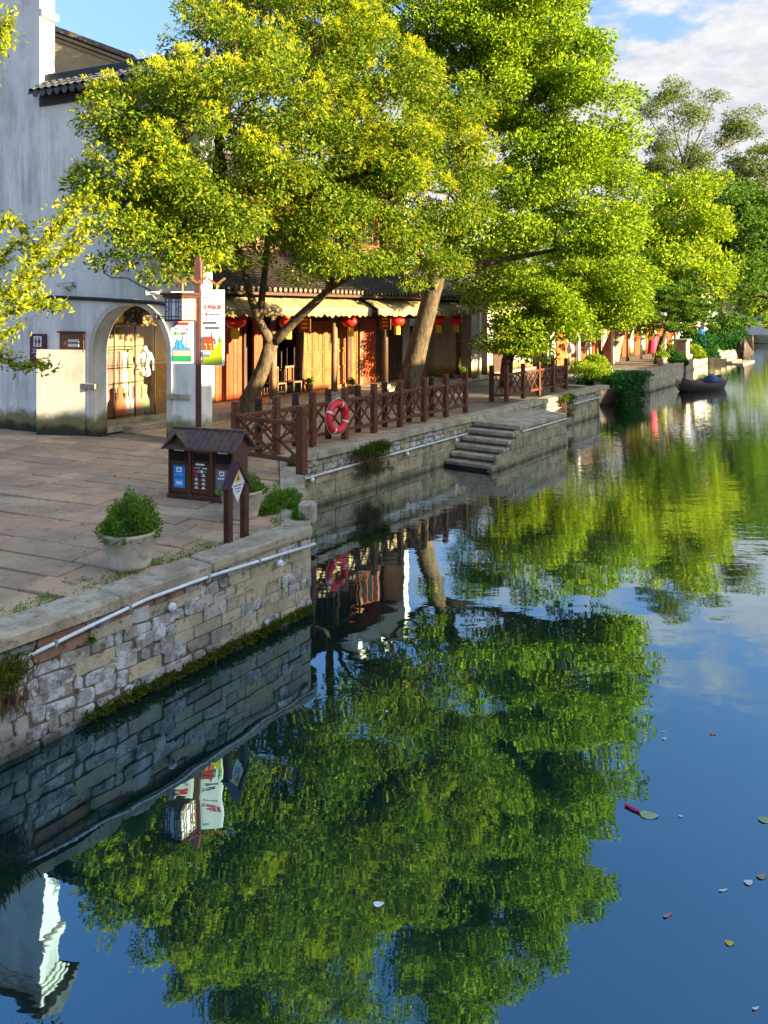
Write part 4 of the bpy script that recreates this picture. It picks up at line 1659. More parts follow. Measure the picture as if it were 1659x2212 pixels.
# long shop row with pale posts
h3 = house('shop_house', 'low row of shops with pale posts and red doors by the quay', 38.0, 62.0, -16.4, -23, 3.6, 5.7, M['plaster_low'], M['tile_brown'], ov=1.9)
for k in range(9):
    s = 38.6 + k * 2.8
    MB().tube([F(s, -14.9, -.05), F(s, -14.9, 3.0)], .10, 10).build('post', M['white'] if k % 2 == 0 else M['old_wood'], h3, True)
    dr = MB().stbox(s + .5, s + 2.1, -16.4, -16.34, .0, 2.5).build('door', M['door_red'] if k % 3 else M['door_orange'], h3)
    for j in range(4):
        MB().stbox(s + .53 + j * .39, s + .53 + j * .39 + .36, -16.34, -16.32, .05, 2.45).build('plank', M['door_red'] if k % 3 else M['door_orange'], dr)
h4 = house('far_house', 'distant white house with grey roof beyond the canal bend', 66, 84, -17.5, -25, 5.2, 7.4, M['plaster_white'], M['tile'])
for k in range(5):
    window(h4, 67.5 + k * 3.4, 69.3 + k * 3.4, -17.5, 1.0, 2.6, M['brown_wood'], M['hole'])
h5 = thing('end_house', 'pale wall of a house closing the canal far off', 'building', F(114, -12, 0))
MB().stbox(114, 120, -22, 3.0, -.1, 3.4).build('wall', M['plaster_white'], h5)
MB().stbox(113.2, 121, -23, 4.0, 3.4, 3.6).build('eaves', M['tile'], h5)
MB().prism([F(113, -23, 3.6), F(121, -23, 3.6), F(117, -23, 5.6)], F(0, 27) - F(0, 0)).build('roof', M['tile'], h5)
for k in range(6):
    t_ = -20.5 + k * 3.2
    MB().stbox(113.93, 114.02, t_, t_ + 1.2, .9, 2.3).build('window', M['hole'], h5)

# houses on the opposite bank: unseen, roof heights and gap set to shade the quay
opp = [('white canal house upstream on the opposite bank', -14, 3, 5.9), ('grey roofed house across the water by the bridge', 3.3, 15.0, 5.9),
       ('long white house across the water facing the arcade', 15.3, 27.6, 5.9), ('last white house across the water before the open quay', 30.2, 36.0, 5.6),
       ('low white sheds across the water by the moored boat', 37.5, 62.0, 4.3)]  # unseen sheds added to keep the moored boat in shade
for k, (lb, s0, s1, zr) in enumerate(opp):
    ho = house('canal_house', lb, s0, s1, 11.5, 5.2, zr - 2.0, zr, M['plaster_white'], M['tile'], ov=.5)
    ns = int((s1 - s0) / 2.6)
    for j in range(ns):
        s = s0 + (j + .5) * (s1 - s0) / ns
        window(ho, s - .55, s + .55, 5.2, 1.0, 2.4, M['brown_wood'], M['hole'], -1)
MB_o = MB().stbox(-60, 150, 3.2, 3.7, WZ - .5, -.02)
ow = MB_o.build('opposite_quay_wall', M['tan_block'])
tag(ow, 'stone quay wall of the opposite bank out of frame', 'wall')

# ------------------------------------------------------------------ fences
TFN = -10.85


def fence_post(rt, p, hgt=1.20, w=.135, mat='fence'):
    p = Vector(p)
    ex, ey = Vector((UX, UY, 0)), Vector((NX, NY, 0))
    o = MB().box(p + ZV * (hgt - .19) / 2, ex, ey, ZV, w, w, hgt - .19, .008)
    o.box(p + ZV * (hgt - .175), ex, ey, ZV, w * .82, w * .82, .035)
    o.box(p + ZV * (hgt - .08), ex, ey, ZV, w, w, .16, .014)
    return o.build('post', M[mat], rt)


def fence_panel(rt, p, q, zt=.90, zb=.22, mat='fence', nd=3, hw=.0675):
    p, q = Vector(p), Vector(q)
    d = q - p
    L = d.length
    d /= L
    p, q = p + d * hw, q - d * hw
    L -= 2 * hw
    MB().bar(p + ZV * zt, q + ZV * zt, .085, .085, bev=.012).build('top_rail', M[mat], rt)
    MB().bar(p + ZV * zb, q + ZV * zb, .07, .08, bev=.008).build('bottom_rail', M[mat], rt)
    z0, z1 = zb + .04, zt - .04
    H = z1 - z0
    sl = H / (L * .62)                     # slope of the crossing bars
    for sg in (1, -1):
        for k in range(nd):
            c = -.36 * L + (k) * (L * .62 + .36 * L * 1.0) / (nd - .0) * 1.12
            # bar rising along +a from a=c at z0
            a0, a1 = c, c + H / sl
            zz0, zz1 = z0, z1
            if a0 < 0:
                zz0 = z0 + (-a0) * sl
                a0 = 0
            if a1 > L:
                zz1 = z1 - (a1 - L) * sl
                a1 = L
            if a1 - a0 < .08 or zz1 - zz0 < .05:
                continue
            if sg < 0:
                A, B = p + d * (L - a0) + ZV * zz0, p + d * (L - a1) + ZV * zz1
            else:
                A, B = p + d * a0 + ZV * zz0, p + d * a1 + ZV * zz1
            side = Vector((d.y, -d.x, 0)) * (.018 * sg)
            MB().bar(A + side, B + side, .034, .042, up=(d.y, -d.x, 0)).build('lattice_bar', M[mat], rt)


fa = thing('lattice_fence', 'long brown lattice fence with a life ring on the quay edge', 'fence', F(14.6, TFN, 0))
NPOST = 8
sp = [10.07 + (19.16 - 10.07) * k / NPOST for k in range(NPOST + 1)]
for k, s in enumerate(sp):
    fence_post(fa, F(s, TFN, .02))
    if 1 <= k < NPOST:
        fence_post(fa, F(s - .10, TFN - .42, .0), 1.17, .12, 'fence_dark')
    if k < NPOST:
        fence_panel(fa, F(s, TFN, .02), F(sp[k + 1], TFN, .02))
fence_post(fa, F(10.08, -9.12, .02), 1.24, .16)
fence_panel(fa, F(10.07, TFN, .02), F(10.08, -9.12, .02), hw=.075)

fb = thing('lattice_fence', 'shorter lattice fence beyond the landing steps, one panel sunlit', 'fence', F(26, -11.03, 0))
fence_post(fb, F(22.05, -11.5, .02), 1.2, .13, 'fence_dark')
sb = [22.2 + (27.3 - 22.2) * k / 4 for k in range(5)]
for k, s in enumerate(sb):
    fence_post(fb, F(s, -11.03, .02), 1.2, .13, 'fence')
    if k < 4:
        fence_panel(fb, F(s, -11.03, .02), F(sb[k + 1], -11.03, .02), nd=3)
fence_panel(fb, F(22.05, -11.5, .02), F(22.2, -11.03, .02), nd=2)
fence_post(fb, F(27.35, -11.6, .02), 1.2, .13, 'fence_dark')
pf = thing('picket_fence', 'low dark picket fence at the end of the fenced quay', 'fence', F(30, -12.2, 0))
for k in range(22):
    p = F(27.6 + k * .145, -11.2 - k * .115, .0)
    MB().box(p + ZV * .42, (UX, UY, 0), (NX, NY, 0), ZV, .05, .03, .84, .006).build('picket', M['fence_dark'], pf)
for zz in (.25, .66):
    MB().bar(F(27.55, -11.18, zz), F(27.6 + 21.4 * .145, -11.2 - 21.4 * .115, zz), .03, .05).build('rail', M['fence_dark'], pf)

# life ring
s_r = s_at(728, TFN + .16)
rc = F(s_r, TFN + .17, .60)
lr = thing('life_ring', 'red life ring with white bands hung on the lattice fence', 'life ring', rc)


def torus_part(a0, a1, R0, r0, n=16, m=10):
    v, f = [], []
    for i in range(n + 1):
        an = a0 + (a1 - a0) * i / n
        dirv = Vector((UX, UY, 0)) * math.cos(an) + ZV * math.sin(an)
        for j in range(m):
            b_ = 2 * math.pi * j / m
            v.append(rc + dirv * (R0 + r0 * math.cos(b_)) + Vector((NX, NY, 0)) * (r0 * math.sin(b_)))
    for i in range(n):
        for j in range(m):
            f.append((i * m + j, i * m + (j + 1) % m, (i + 1) * m + (j + 1) % m, (i + 1) * m + j))
    return MB().add(v, f)


torus_part(0, 2 * math.pi, .305, .078, 44, 12).build('ring', M['ring_red'], lr, True)
for k in range(4):
    an = math.pi / 4 + k * math.pi / 2 + .35
    torus_part(an - .065, an + .065, .305, .0815, 4, 12).build('band', M['ring_white'], lr, True)
rp = []
for i in range(49):
    an = 2 * math.pi * i / 48
    rr = .405 + .012 * abs(math.sin(2 * (an - .35)))
    rp.append(rc + Vector((UX, UY, 0)) * math.cos(an) * rr + ZV * math.sin(an) * rr)
MB().tube(rp, .008, 5).build('grab_rope', M['rope'], lr, True)
MB().tube([rc + ZV * .40, F(s_r - .05, TFN + .08, 1.12)], .008, 5).build('hanging_cord', M['rope'], lr)
MB().tube([rc + ZV * .40, F(s_r + .12, TFN + .08, 1.10)], .008, 5).build('hanging_cord', M['rope'], lr)

# ------------------------------------------------------------------ litter bin
bo = GR(364, 1074)
be = GR(503, 1088)
bx = (be - bo)
BWID = 1.20
bx.normalize()
by = Vector((-bx.y, bx.x, 0))
bn = thing('litter_bin', 'dark wooden three part litter bin with little pitched metal roof', 'litter bin', bo)
BD = .46


def B(a, b_, z):
    return bo + bx * a + by * b_ + ZV * z


def bbox(a0, a1, b0, b1, z0, z1, bev=0):
    return MB().box(B((a0 + a1) / 2, (b0 + b1) / 2, (z0 + z1) / 2), bx, by, ZV, a1 - a0, b1 - b0, z1 - z0, bev)


HB = .84
bbox(.02, BWID - .02, .02, BD, .06, HB).build('body', M['bin_wood'], bn)
bbox(-.02, BWID + .02, -.02, BD + .02, .0, .07, .01).build('base', M['bin_wood'], bn)
for k in range(4):
    a_ = BWID * k / 3
    bbox(max(0, a_ - .03), min(BWID, a_ + .03), -.012, .02, .07, HB, .004).build('frame_post', M['bin_wood'], bn)
for k in range(3):
    a0, a1 = BWID * k / 3, BWID * (k + 1) / 3
    zo0, zo1 = (.60, .755) if k != 1 else (.62, .73)
    bbox(a0 + .06, a1 - .06, .008, .03, zo0, zo1).build('opening', M['hole'], bn)
    bbox(a0 + .055, a1 - .055, -.01, .018, zo0 - .03, zo0 - .005, .004).build('sill', M['bin_wood'], bn)
    dr = bbox(a0 + .035, a1 - .035, .003, .019, .10, .56, .003).build('door', M['bin_wood'], bn)
    if k == 0:
        bbox(a0 + .10, a1 - .09, -.004, .002, .17, .52).build('sticker', M['sticker_blue'], dr)
        bbox(a0 + .155, a1 - .15, -.007, -.003, .42, .495).build('icon', M['white'], dr)
        bbox(a0 + .175, a1 - .17, -.009, -.006, .44, .475).build('icon', M['sticker_blue'], dr)
        for j in range(4):
            bbox(a0 + .13 + j * .04, a0 + .155 + j * .04, -.007, -.003, .365, .395).build('print', M['sticker_pale'], dr)
        bbox(a0 + .13, a1 - .12, -.007, -.003, .20, .30).build('print', M['sticker_pale'], dr)
        bbox(a0 + .15, a1 - .14, -.009, -.006, .235, .265).build('print', M['white'], dr)
    elif k == 1:
        for i in range(4):
            m_ = ['ink_red', 'ink_teal', 'white', 'ink_green'][i]
            MB().lathe(B(a0 + .105 + i * .062, -.002, .455), [(.026, 0), (.026, .006)], 10, -by).build('print', M[m_], dr)
        for r_ in range(4):
            for i in range(2):
                m_ = 'ink_red' if (r_ == 0 and i == 0) else 'white'
                cc = B(a0 + .125 + i * .13, -.002, .385 - r_ * .065)
                MB().box(cc, bx, by, ZV, .07, .006, .014).build('print', M[m_], dr)
                MB().box(cc + ZV * .022, bx, by, ZV, .03, .006, .018).build('print', M[m_], dr)
        bbox(a0 + .09, a0 + .20, -.005, .0, .505, .512).build('print', M['white'], dr)
        bbox(a0 + .24, a0 + .32, -.005, .0, .500, .515).build('print', M['white'], dr)
    else:
        bbox(a0 + .08, a1 - .10, -.004, .002, .17, .51).build('sticker', M['sticker_grey'], dr)
        bbox(a0 + .145, a1 - .165, -.007, -.003, .41, .485).build('icon', M['white'], dr)
        bbox(a0 + .165, a1 - .185, -.009, -.006, .43, .465).build('icon', M['sticker_grey'], dr)
        for j in range(4):
            bbox(a0 + .115 + j * .042, a0 + .142 + j * .042, -.007, -.003, .355, .385).build('print', M['white'], dr)
        bbox(a0 + .12, a1 - .13, -.007, -.003, .22, .29).build('print', M['ink_navy'], dr)
    if k != 1:
        bbox(a0 + .12, a1 - .10, -.016, -.004, zo1 + .006, zo1 + .045).build('plate', M['white'], bn)
    else:
        bbox(a0 + .12, a1 - .12, -.016, -.008, zo0 - .065, zo0 - .040).build('plate', M['ring_white'], bn)
# roof: ridge along the bin, a small front gable over the first opening
zr_ = HB + .22
rm = BD / 2
ov = .07
for b0, sg in ((-ov, 1), (BD + ov, -1)):
    zlow = HB - .05
    mb = MB().prism([B(-ov, b0, zlow), B(BWID + ov, b0, zlow), B(BWID + ov, rm, zr_), B(-ov, rm, zr_)], ZV * .03)
    rf_ = fix_normals(mb.build('roof', M['bin_roof'], bn))
    for k in range(9):
        a_ = .36 + k * (BWID + ov - .36) / 8 if sg > 0 else -ov + k * (BWID + 2 * ov) / 8
        MB().bar(B(a_, b0, zlow + .035), B(a_, rm, zr_ + .035), .024, .03).build('seam', M['bin_roof'], rf_)
for s_, in ((.0,), (BWID,)):
    MB().prism([B(s_, .02, HB - .02), B(s_, BD - .0, HB - .02), B(s_, rm, zr_ - .02)], bx * (.02 if s_ == 0 else -.02)).build('gable', M['bin_wood'], bn)
MB().bar(B(-ov - .01, rm, zr_ + .035), B(BWID + ov + .01, rm, zr_ + .035), .06, .035, bev=.01).build('ridge', M['bin_roof'], bn)
gz = HB + .20
gx = .20
for x_ in (-.07, .45):
    mb = MB().prism([B(x_, -ov - .03, HB - .06), B(gx, -ov - .03, gz), B(gx, rm, gz), B(x_, rm, HB - .06)], ZV * .028)
    fix_normals(mb.build('roof', M['bin_roof'], bn))
mb = MB().prism([B(.0, -.005, HB - .06), B(.40, -.005, HB - .06), B(gx, -.005, gz - .01)], by * .03)
fix_normals(mb.build('gable', M['bin_wood'], bn))

# ------------------------------------------------------------------ small diamond sign on two posts
pa, pb_ = GR(493, 1176), GR(528, 1160)
ds = thing('post_sign', 'little brown two post sign with white diamond plate at quay edge', 'sign', (pa + pb_) / 2)
dd = (pb_ - pa).normalized()
dnn = Vector((dd.y, -dd.x, 0))
for p, w_ in ((pa, .095), (pb_, .095)):
    MB().box(p + ZV * .36, dd, dnn, ZV, w_, .085, .72, .006).build('post', M['bin_wood'], ds)
mid = (pa + pb_) / 2
gap = (pb_ - pa).length / 2
apex = mid + ZV * 1.02
for sg, p in ((-1, pa), (1, pb_)):
    MB().bar(p + ZV * .70 + dd * (.06 * sg), apex, .11, .055).build('hood', M['purple'] if sg < 0 else M['bin_wood'], ds)
dm = mid + ZV * .74 + dnn * .02
q = [dm + ZV * .24, dm + dd * .155, dm - ZV * .24, dm - dd * .155]
MB().prism(q, dnn * -.02).build('diamond_plate', M['board'], ds)
q2 = [dm + ZV * .17 + dnn * .003, dm + dd * .06 + ZV * .03 + dnn * .003, dm - dd * .06 + ZV * .03 + dnn * .003]
MB().prism(q2, dnn * .004).build('triangle', M['ink_yellow'], ds)
q3 = [dm + ZV * .12 + dnn * .008, dm + dd * .028 + ZV * .05 + dnn * .008, dm - dd * .028 + ZV * .05 + dnn * .008]
MB().prism(q3, dnn * .003).build('triangle', M['ink'], ds)
for j in range(3):
    MB().box(dm - ZV * (.02 + j * .04) + dnn * .002, dd, dnn, ZV, .15 - j * .035, .006, .016).build('print', M['ink_navy'], ds)

# ------------------------------------------------------------------ planters
def planter(label, c, r, hgt, br, bh, seed, n):
    rt = thing('planter', label, 'planter', c, 'round stone planters on the quay')
    MB().lathe(c, [(r * .70, 0), (r * .72, .03), (r * .74, hgt * .15), (r * .73, hgt * .17), (r * .88, hgt * .55), (r * .97, hgt * .9), (r, hgt * .93), (r * 1.0, hgt),
                   (r * .88, hgt), (r * .86, hgt * .85)], 26, jit=.012).build('pot', M['pot'], rt, True)
    MB().lathe(c + ZV * hgt * .82, [(r * .86, 0), (r * .5, .03), (.02, .04)], 14).build('soil', M['earth'], rt)
    rs = np.random.default_rng(seed)
    v = rs.normal(size=(n, 3))
    v /= np.linalg.norm(v, axis=1)[:, None]
    v[:, 2] = np.abs(v[:, 2]) * 1.0 - .15
    lump = 1 + .22 * np.sin(v[:, 0] * 5 + seed) * np.cos(v[:, 1] * 6) + .14 * np.sin(v[:, 2] * 9 + v[:, 0] * 7) + np.abs(rs.normal(size=n)) * .07
    rad = rs.uniform(.45, 1.0, n) ** .5 * lump
    p = np.array(c) + np.array([0, 0, hgt * .95]) + v * rad[:, None] * np.array([br, br, bh])
    d = v * .8 + rs.normal(size=(n, 3)) * .6 + np.array([0, 0, .4])
    blades('bush', p, d, .042 * rs.uniform(.4, 1.5, n), .017 * rs.uniform(.6, 1.3, n), M['leaf_bush'], rt, rs, .08)
    st_ = MB()
    for k in range(14):
        a_ = rs.uniform(0, 6.28)
        st_.tube([c + ZV * hgt * .8, c + Vector((math.cos(a_) * br * .4, math.sin(a_) * br * .4, hgt + bh * .4)), c + Vector((math.cos(a_) * br * .75, math.sin(a_) * br * .75, hgt + bh * .75))], [.006, .005, .003], 4)
    st_.build('stems', M['bark_dark'], rt)
    return rt


planter('round stone planter with a bushy green shrub nearest on the paving', GR(281, 1222), .325, .42, .30, .44, 21, 7000)
planter('smaller stone planter with low leaves behind the diamond sign', GR(523, 1116), .32, .40, .31, .22, 22, 4000)

# shrubs around the corner of the quay
def shrub(name, label, pts, n, L, W, mat, seed, parent=None, grp=None):
    rs = np.random.default_rng(seed)
    cs, ds_ = [], []
    for (c, r, h_) in pts:
        m = int(n * r)
        v = rs.normal(size=(m, 3))
        v /= np.linalg.norm(v, axis=1)[:, None]
        v[:, 2] = np.abs(v[:, 2])
        p = np.array(c) + v * (rs.uniform(.2, 1, m) ** .5)[:, None] * np.array([r, r, h_])
        cs.append(p)
        ds_.append(v + rs.normal(size=(m, 3)) * .6 + np.array([0, 0, .3]))
    rt = thing(name, label, 'shrub', pts[0][0], grp)
    cs = np.vstack(cs)
    ds_ = np.vstack(ds_)
    blades('foliage', cs, ds_, L * rs.uniform(.6, 1.3, len(cs)), W * rs.uniform(.7, 1.3, len(cs)), mat, rt, rs, .06)
    st_ = MB()
    for (c, r, h_) in pts:
        for k in range(5):
            a_ = rs.uniform(0, 6.28)
            st_.tube([Vector(c), Vector(c) + Vector((math.cos(a_) * r * .6, math.sin(a_) * r * .6, h_ * .7))], [.008, .003], 4)
    st_.build('stems', M['bark_dark'], rt)
    return rt


shrub('shrub', 'feathery green weeds growing between planter and fence post', [(GR(598, 1098), .24, .28), (GR(625, 1086), .22, .24), (GR(580, 1108), .18, .16), (GR(640, 1100), .14, .14)], 3200, .085, .016, M['leaf_bush'], 31)
shrub('shrub', 'low weeds at the very corner of the near quay', [(GR(652, 1122), .16, .2), (GR(664, 1108), .14, .2)], 8000, .06, .014, M['leaf_bush'], 32)
shrub('shrub', 'tiny bush at the foot of the thick fence post', [(F(10.55, -9.75, -.05), .13, .32)], 9000, .05, .02, M['leaf_bush'], 33)
ps = GR(664, 1122)
bl = thing('stone_block', 'pale rough stone block among weeds at the quay corner', 'stone', ps)
piece('stone', round_poly([(-.13, -.10), (.12, -.12), (.14, .10), (-.12, .12)], .04), lambda x, y, d: ps + Vector((x, y, .26 + d)), .27, .0, .04, M['coping'], bl, .02)

# ------------------------------------------------------------------ lamp post with banners and lantern
pp = Vector((-3.13, 12.5, 0))
lp = thing('banner_post', 'maroon post carrying two upright banners and a lattice lantern', 'lamp post', pp)
XV, YV = Vector((1, 0, 0)), Vector((0, 1, 0))
MB().box(pp + ZV * 1.95, XV, YV, ZV, .085, .085, 3.9, .008).build('pole', M['pole'], lp)
MB().box(pp + ZV * 3.64, XV, YV, ZV, .13, .13, .40, .01).build('pole_head', M['pole'], lp)
MB().box(pp + ZV * .05, XV, YV, ZV, .24, .24, .10, .01).build('base_plate', M['pole'], lp)


def PP(x, y, out=0.0):
    """point in the plane of the banners"""
    return PX(x, y, pp.y) - YV * out


# y-shaped brackets
for xc, ytop, ybot in ((394, 612, 640), (468, 615, 628)):
    for sg in (-1, 1):
        MB().bar(PP(xc, ytop, .02), PP(xc + sg * 19, ytop - 14, .02), .035, .035).build('bracket', M['pole_lit'], lp)
    MB().bar(PP(xc, ytop - 2, .02), PP(xc, ybot, .02), .035, .035).build('bracket', M['pole_lit'], lp)
for sg, dx in ((-1, -16), (1, 20)):
    MB().bar(PP(428, 612, .05), PP(428 + dx, 598, .05), .035, .035).build('bracket', M['pole_lit'], lp)
for y in (691, 785):
    MB().bar(PP(418, y, .01), PP(440, y, .01), .02, .02).build('clip', M['steel'], lp)


def flat(parent, pts, out, mat, name='print', th=.003):
    q = [PP(x, y, out) for x, y in pts]
    o = MB().prism(q, YV * th)
    return fix_normals(o.build(name, M[mat], parent))


def rect(parent, x0, y0, x1, y1, out, mat, name='print', th=.003):
    return flat(parent, [(x0, y0), (x1, y0), (x1, y1), (x0, y1)], out, mat, name, th)


def text_mesh(body, size, parent, loc, xdir, ydir, mat, name='lettering'):
    cu = bpy.data.curves.new(name, 'FONT')
    cu.body = body
    cu.size = size
    cu.align_x = 'CENTER'
    cu.align_y = 'CENTER'
    cu.extrude = .0015
    to = bpy.data.objects.new('tmp_text', cu)
    col.objects.link(to)
    bpy.context.view_layer.update()
    me = bpy.data.meshes.new_from_object(to.evaluated_get(bpy.context.evaluated_depsgraph_get()))
    bpy.data.objects.remove(to)
    bpy.data.curves.remove(cu)
    me.materials.clear()
    me.materials.append(mat)
    o = bpy.data.objects.new(name, me)
    col.objects.link(o)
    o.parent = parent
    xd, yd = Vector(xdir).normalized(), Vector(ydir).normalized()
    zd = xd.cross(yd)
    m4 = Matrix(((xd.x, yd.x, zd.x, 0), (xd.y, yd.y, zd.y, 0), (xd.z, yd.z, zd.z, 0), (0, 0, 0, 1)))
    o.matrix_local = Matrix.Translation(Vector(loc) - root_loc(parent)) @ m4
    return o


# tall banner
b1 = thing('banner', 'tall pale banner with red house picture on the post', 'banner', PP(460, 790))
rect(b1, 436, 626, 485, 790, .045, 'frame_white', 'frame', .05)
rect(b1, 439.5, 630, 481.5, 786, .050, 'board', 'board', .004)
text_mesh('文明旅游', .077, b1, PP(460.5, 664, .055), (1, 0, 0), (0, 0, 1), M['ink_red'])
rect(b1, 446, 675.5, 450, 682, .054, 'ink_red')
for j in range(5):
    rect(b1, 453 + j * 5, 677.5, 456 + j * 5, 681, .054, 'ink')
rr_ = random.Random(5)
for y, x0, x1 in ((697, 441, 470), (708, 445, 473)):
    x = x0
    while x < x1:
        wdt = rr_.uniform(2.2, 3.6)
        rect(b1, x, y - 3 + rr_.uniform(0, .8), x + wdt, y + 3, .054, 'ink')
        x += wdt + 1.1
flat(b1, [(440, 786), (440, 768), (452, 762), (470, 745), (481.5, 728), (481.5, 786)], .054, 'ink_lime')
flat(b1, [(440, 786), (440, 776), (460, 772), (481.5, 776), (481.5, 786)], .058, 'ink_lime')
rect(b1, 440, 736, 463, 756, .058, 'ink_brick')
flat(b1, [(439.8, 736), (441, 727), (461, 727), (467, 736)], .060, 'ink_brick')
rect(b1, 440, 735, 465, 737, .063, 'ink')
for x in (446, 456):
    rect(b1, x - 2.6, 742, x + 2.6, 755, .062, 'ink_yellow')
    rect(b1, x - 1.4, 745, x + 1.4, 755, .065, 'ink_brick')
rect(b1, 440, 760, 455, 770, .062, 'ink_navy')
rect(b1, 441, 758, 456, 764, .064, 'frame_white')
for x, y in ((459, 722), (467, 735), (476, 731)):
    flat(b1, [(x - 2, y + 8), (x, y - 6), (x + 2, y + 8)], .056, 'ink_green')
rect(b1, 441, 642, 455, 644, .054, 'ink_teal')
# shorter banner
b2 = thing('banner', 'shorter pale banner with blue buildings picture below the lantern', 'banner', PP(396, 785))
rect(b2, 371, 630, 419, 785, .045, 'frame_white', 'frame', .05)
rect(b2, 374, 634, 415.5, 781, .050, 'board', 'board', .004)
x = 378
while x < 409:
    rect(b2, x, 696, x + 3.4, 702, .054, 'ink_red')
    x += 4.6
cl = ['ink_green', 'ink_teal', 'ink_yellow', 'ink_red', 'ink_navy', 'ink_teal']
for j in range(6):
    rect(b2, 379 + j * 5, 716 + (j % 2) * 1.5, 382.4 + j * 5, 724 - (j % 3), .054, cl[j])
flat(b2, [(378, 712), (383, 708), (386, 712)], .054, 'ink_navy')
flat(b2, [(401, 714), (407, 709), (409, 713)], .054, 'ink_red')
flat(b2, [(374.5, 757), (377, 748), (386, 741), (398, 748), (412, 751), (415, 757)], .054, 'ink_navy')
for x0, x1, y0 in ((381, 385, 738), (386, 391, 736), (391, 397, 733), (398, 401, 743)):
    rect(b2, x0, y0, x1, 754, .057, 'ink_blue')
rect(b2, 388, 736, 390, 754, .060, 'ink_navy')
flat(b2, [(383, 740), (385, 729), (387, 740)], .056, 'ink_green')
rect(b2, 396.5, 726, 397.5, 738, .056, 'ink_brick')
rect(b2, 404, 732, 405, 750, .056, 'ink')
rect(b2, 375, 757, 415, 769, .054, 'ink_sand')
rect(b2, 375, 768, 415, 780, .057, 'ink_green')
# lattice lantern
lc = PP(401, 668, .30)
ll = thing('lattice_lantern', 'square lattice lantern with wooden eave hung before the shorter banner', 'lantern', lc)
la, lb_ = Vector((.90, -.44, 0)), Vector((.44, .90, 0))
MB().box(lc, la, lb_, ZV, .33, .33, .36).build('shade', M['white'], ll)
MB().box(lc + ZV * .21, la, lb_, ZV, .42, .42, .05, .01).build('eave', M['bin_wood'], ll)
MB().box(lc + ZV * .25, la, lb_, ZV, .48, .48, .035, .01).build('eave', M['bin_wood'], ll)
MB().box(lc - ZV * .19, la, lb_, ZV, .36, .36, .025).build('base', M['bin_wood'], ll)
MB().bar(lc + ZV * .26, pp + ZV * 3.05, .03, .03).build('arm', M['pole'], ll)
for ax, nr in ((la, -lb_), (lb_, la)):  # sunlight painted into the bars: lit brown on the sunward face, dark ink otherwise
    c = lc + nr * .172
    for x_ in (-.165, -.10, -.05, .05, .10, .165):
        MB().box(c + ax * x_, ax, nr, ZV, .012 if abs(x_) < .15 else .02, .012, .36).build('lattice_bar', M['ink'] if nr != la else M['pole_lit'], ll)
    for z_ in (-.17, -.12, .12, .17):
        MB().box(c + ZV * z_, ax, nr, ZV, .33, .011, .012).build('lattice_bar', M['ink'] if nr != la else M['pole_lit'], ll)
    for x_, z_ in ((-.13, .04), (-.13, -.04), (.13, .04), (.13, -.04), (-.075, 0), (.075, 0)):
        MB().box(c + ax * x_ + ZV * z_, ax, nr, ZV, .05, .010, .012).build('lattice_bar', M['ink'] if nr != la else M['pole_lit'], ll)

# ------------------------------------------------------------------ signs and fittings on the gable wall
def wboard(name, label, cat, x0, y0, x1, y1, mat, th=.035, out=.02):
    rt = thing(name, label, cat, WA((x0 + x1) / 2, y1, out))
    a0, a1 = wa_a(x0), wa_a(x1)
    zt, zb_ = wa_z((x0 + x1) / 2, y0), wa_z((x0 + x1) / 2, y1)
    MB().box(W1 + DV * (a0 + a1) / 2 + MV * (out + th / 2) + ZV * (zt + zb_) / 2, DV, EV, ZV, a1 - a0, th, zt - zb_, .006).build('board', M[mat], rt)
    return rt, a0, a1, zb_, zt


def wprint(rt, a0, a1, z0, z1, out, mat, name='print'):
    return MB().box(W1 + DV * (a0 + a1) / 2 + MV * out + ZV * (z0 + z1) / 2, DV, EV, ZV, a1 - a0, .006, z1 - z0).build(name, M[mat], rt)


ws, a0, a1, zb_, zt = wboard('restroom_sign', 'tall maroon restroom sign with white figures half behind leaves', 'sign', 68, 721, 103, 790, 'purple')
o_ = .060
am_ = (a0 + a1) / 2
wprint(ws, am_ - .13, am_ + .13, zt - .32, zt - .06, o_, 'white', 'symbol_plate')
for sg in (-1, 1):
    c = W1 + DV * (am_ + sg * .055) + MV * (o_ + .004)
    MB().lathe(c + ZV * (zt - .105), [(.022, 0), (.022, .006)], 10, MV).build('figure', M['purple'], ws)
    MB().prism([c + DV * x_ + ZV * z_ for x_, z_ in ((-.03, zt - .135), (.03, zt - .135), (.045 if sg > 0 else .03, zt - .23), (.018, zt - .23), (.015, zt - .30), (-.015, zt - .30), (-.018, zt - .23), (-.045 if sg > 0 else -.03, zt - .23))], MV * .005).build('figure', M['purple'], ws)
text_mesh('卫生间', .135, ws, W1 + DV * am_ + MV * (o_ + .002) + ZV * (zt - .43), DV, ZV, M['white'])
wprint(ws, am_ - .09, am_ + .09, zt - .56, zt - .53, o_, 'frame_white')
pq, a0, a1, zb_, zt = wboard('plaque', 'brown wooden plaque with a little roof and white lettering', 'plaque', 132, 719, 184, 761, 'plaque')
MB().box(W1 + DV * (a0 + a1) / 2 + MV * .06 + ZV * (zt + .02), DV, EV, ZV, a1 - a0 + .06, .11, .04, .008).build('roof', M['bin_wood'], pq)
am_ = (a0 + a1) / 2
for zz, n_ in ((zt - .19, 8), (zt - .30, 8)):
    for j in range(n_):
        wprint(pq, am_ - .10 + j * .044, am_ - .10 + j * .044 + .033, zz - .035, zz + .035, .060, 'frame_white')
MB().lathe(W1 + DV * (am_ - .19) + MV * .056 + ZV * (zt - .25), [(.05, 0), (.05, .006)], 14, MV).build('emblem', M['dress_red'], pq)
p2, a0, a1, zb_, zt = wboard('small_plaque', 'small brown plaque just below the larger wooden plaque', 'plaque', 143, 764, 170, 779, 'plaque')
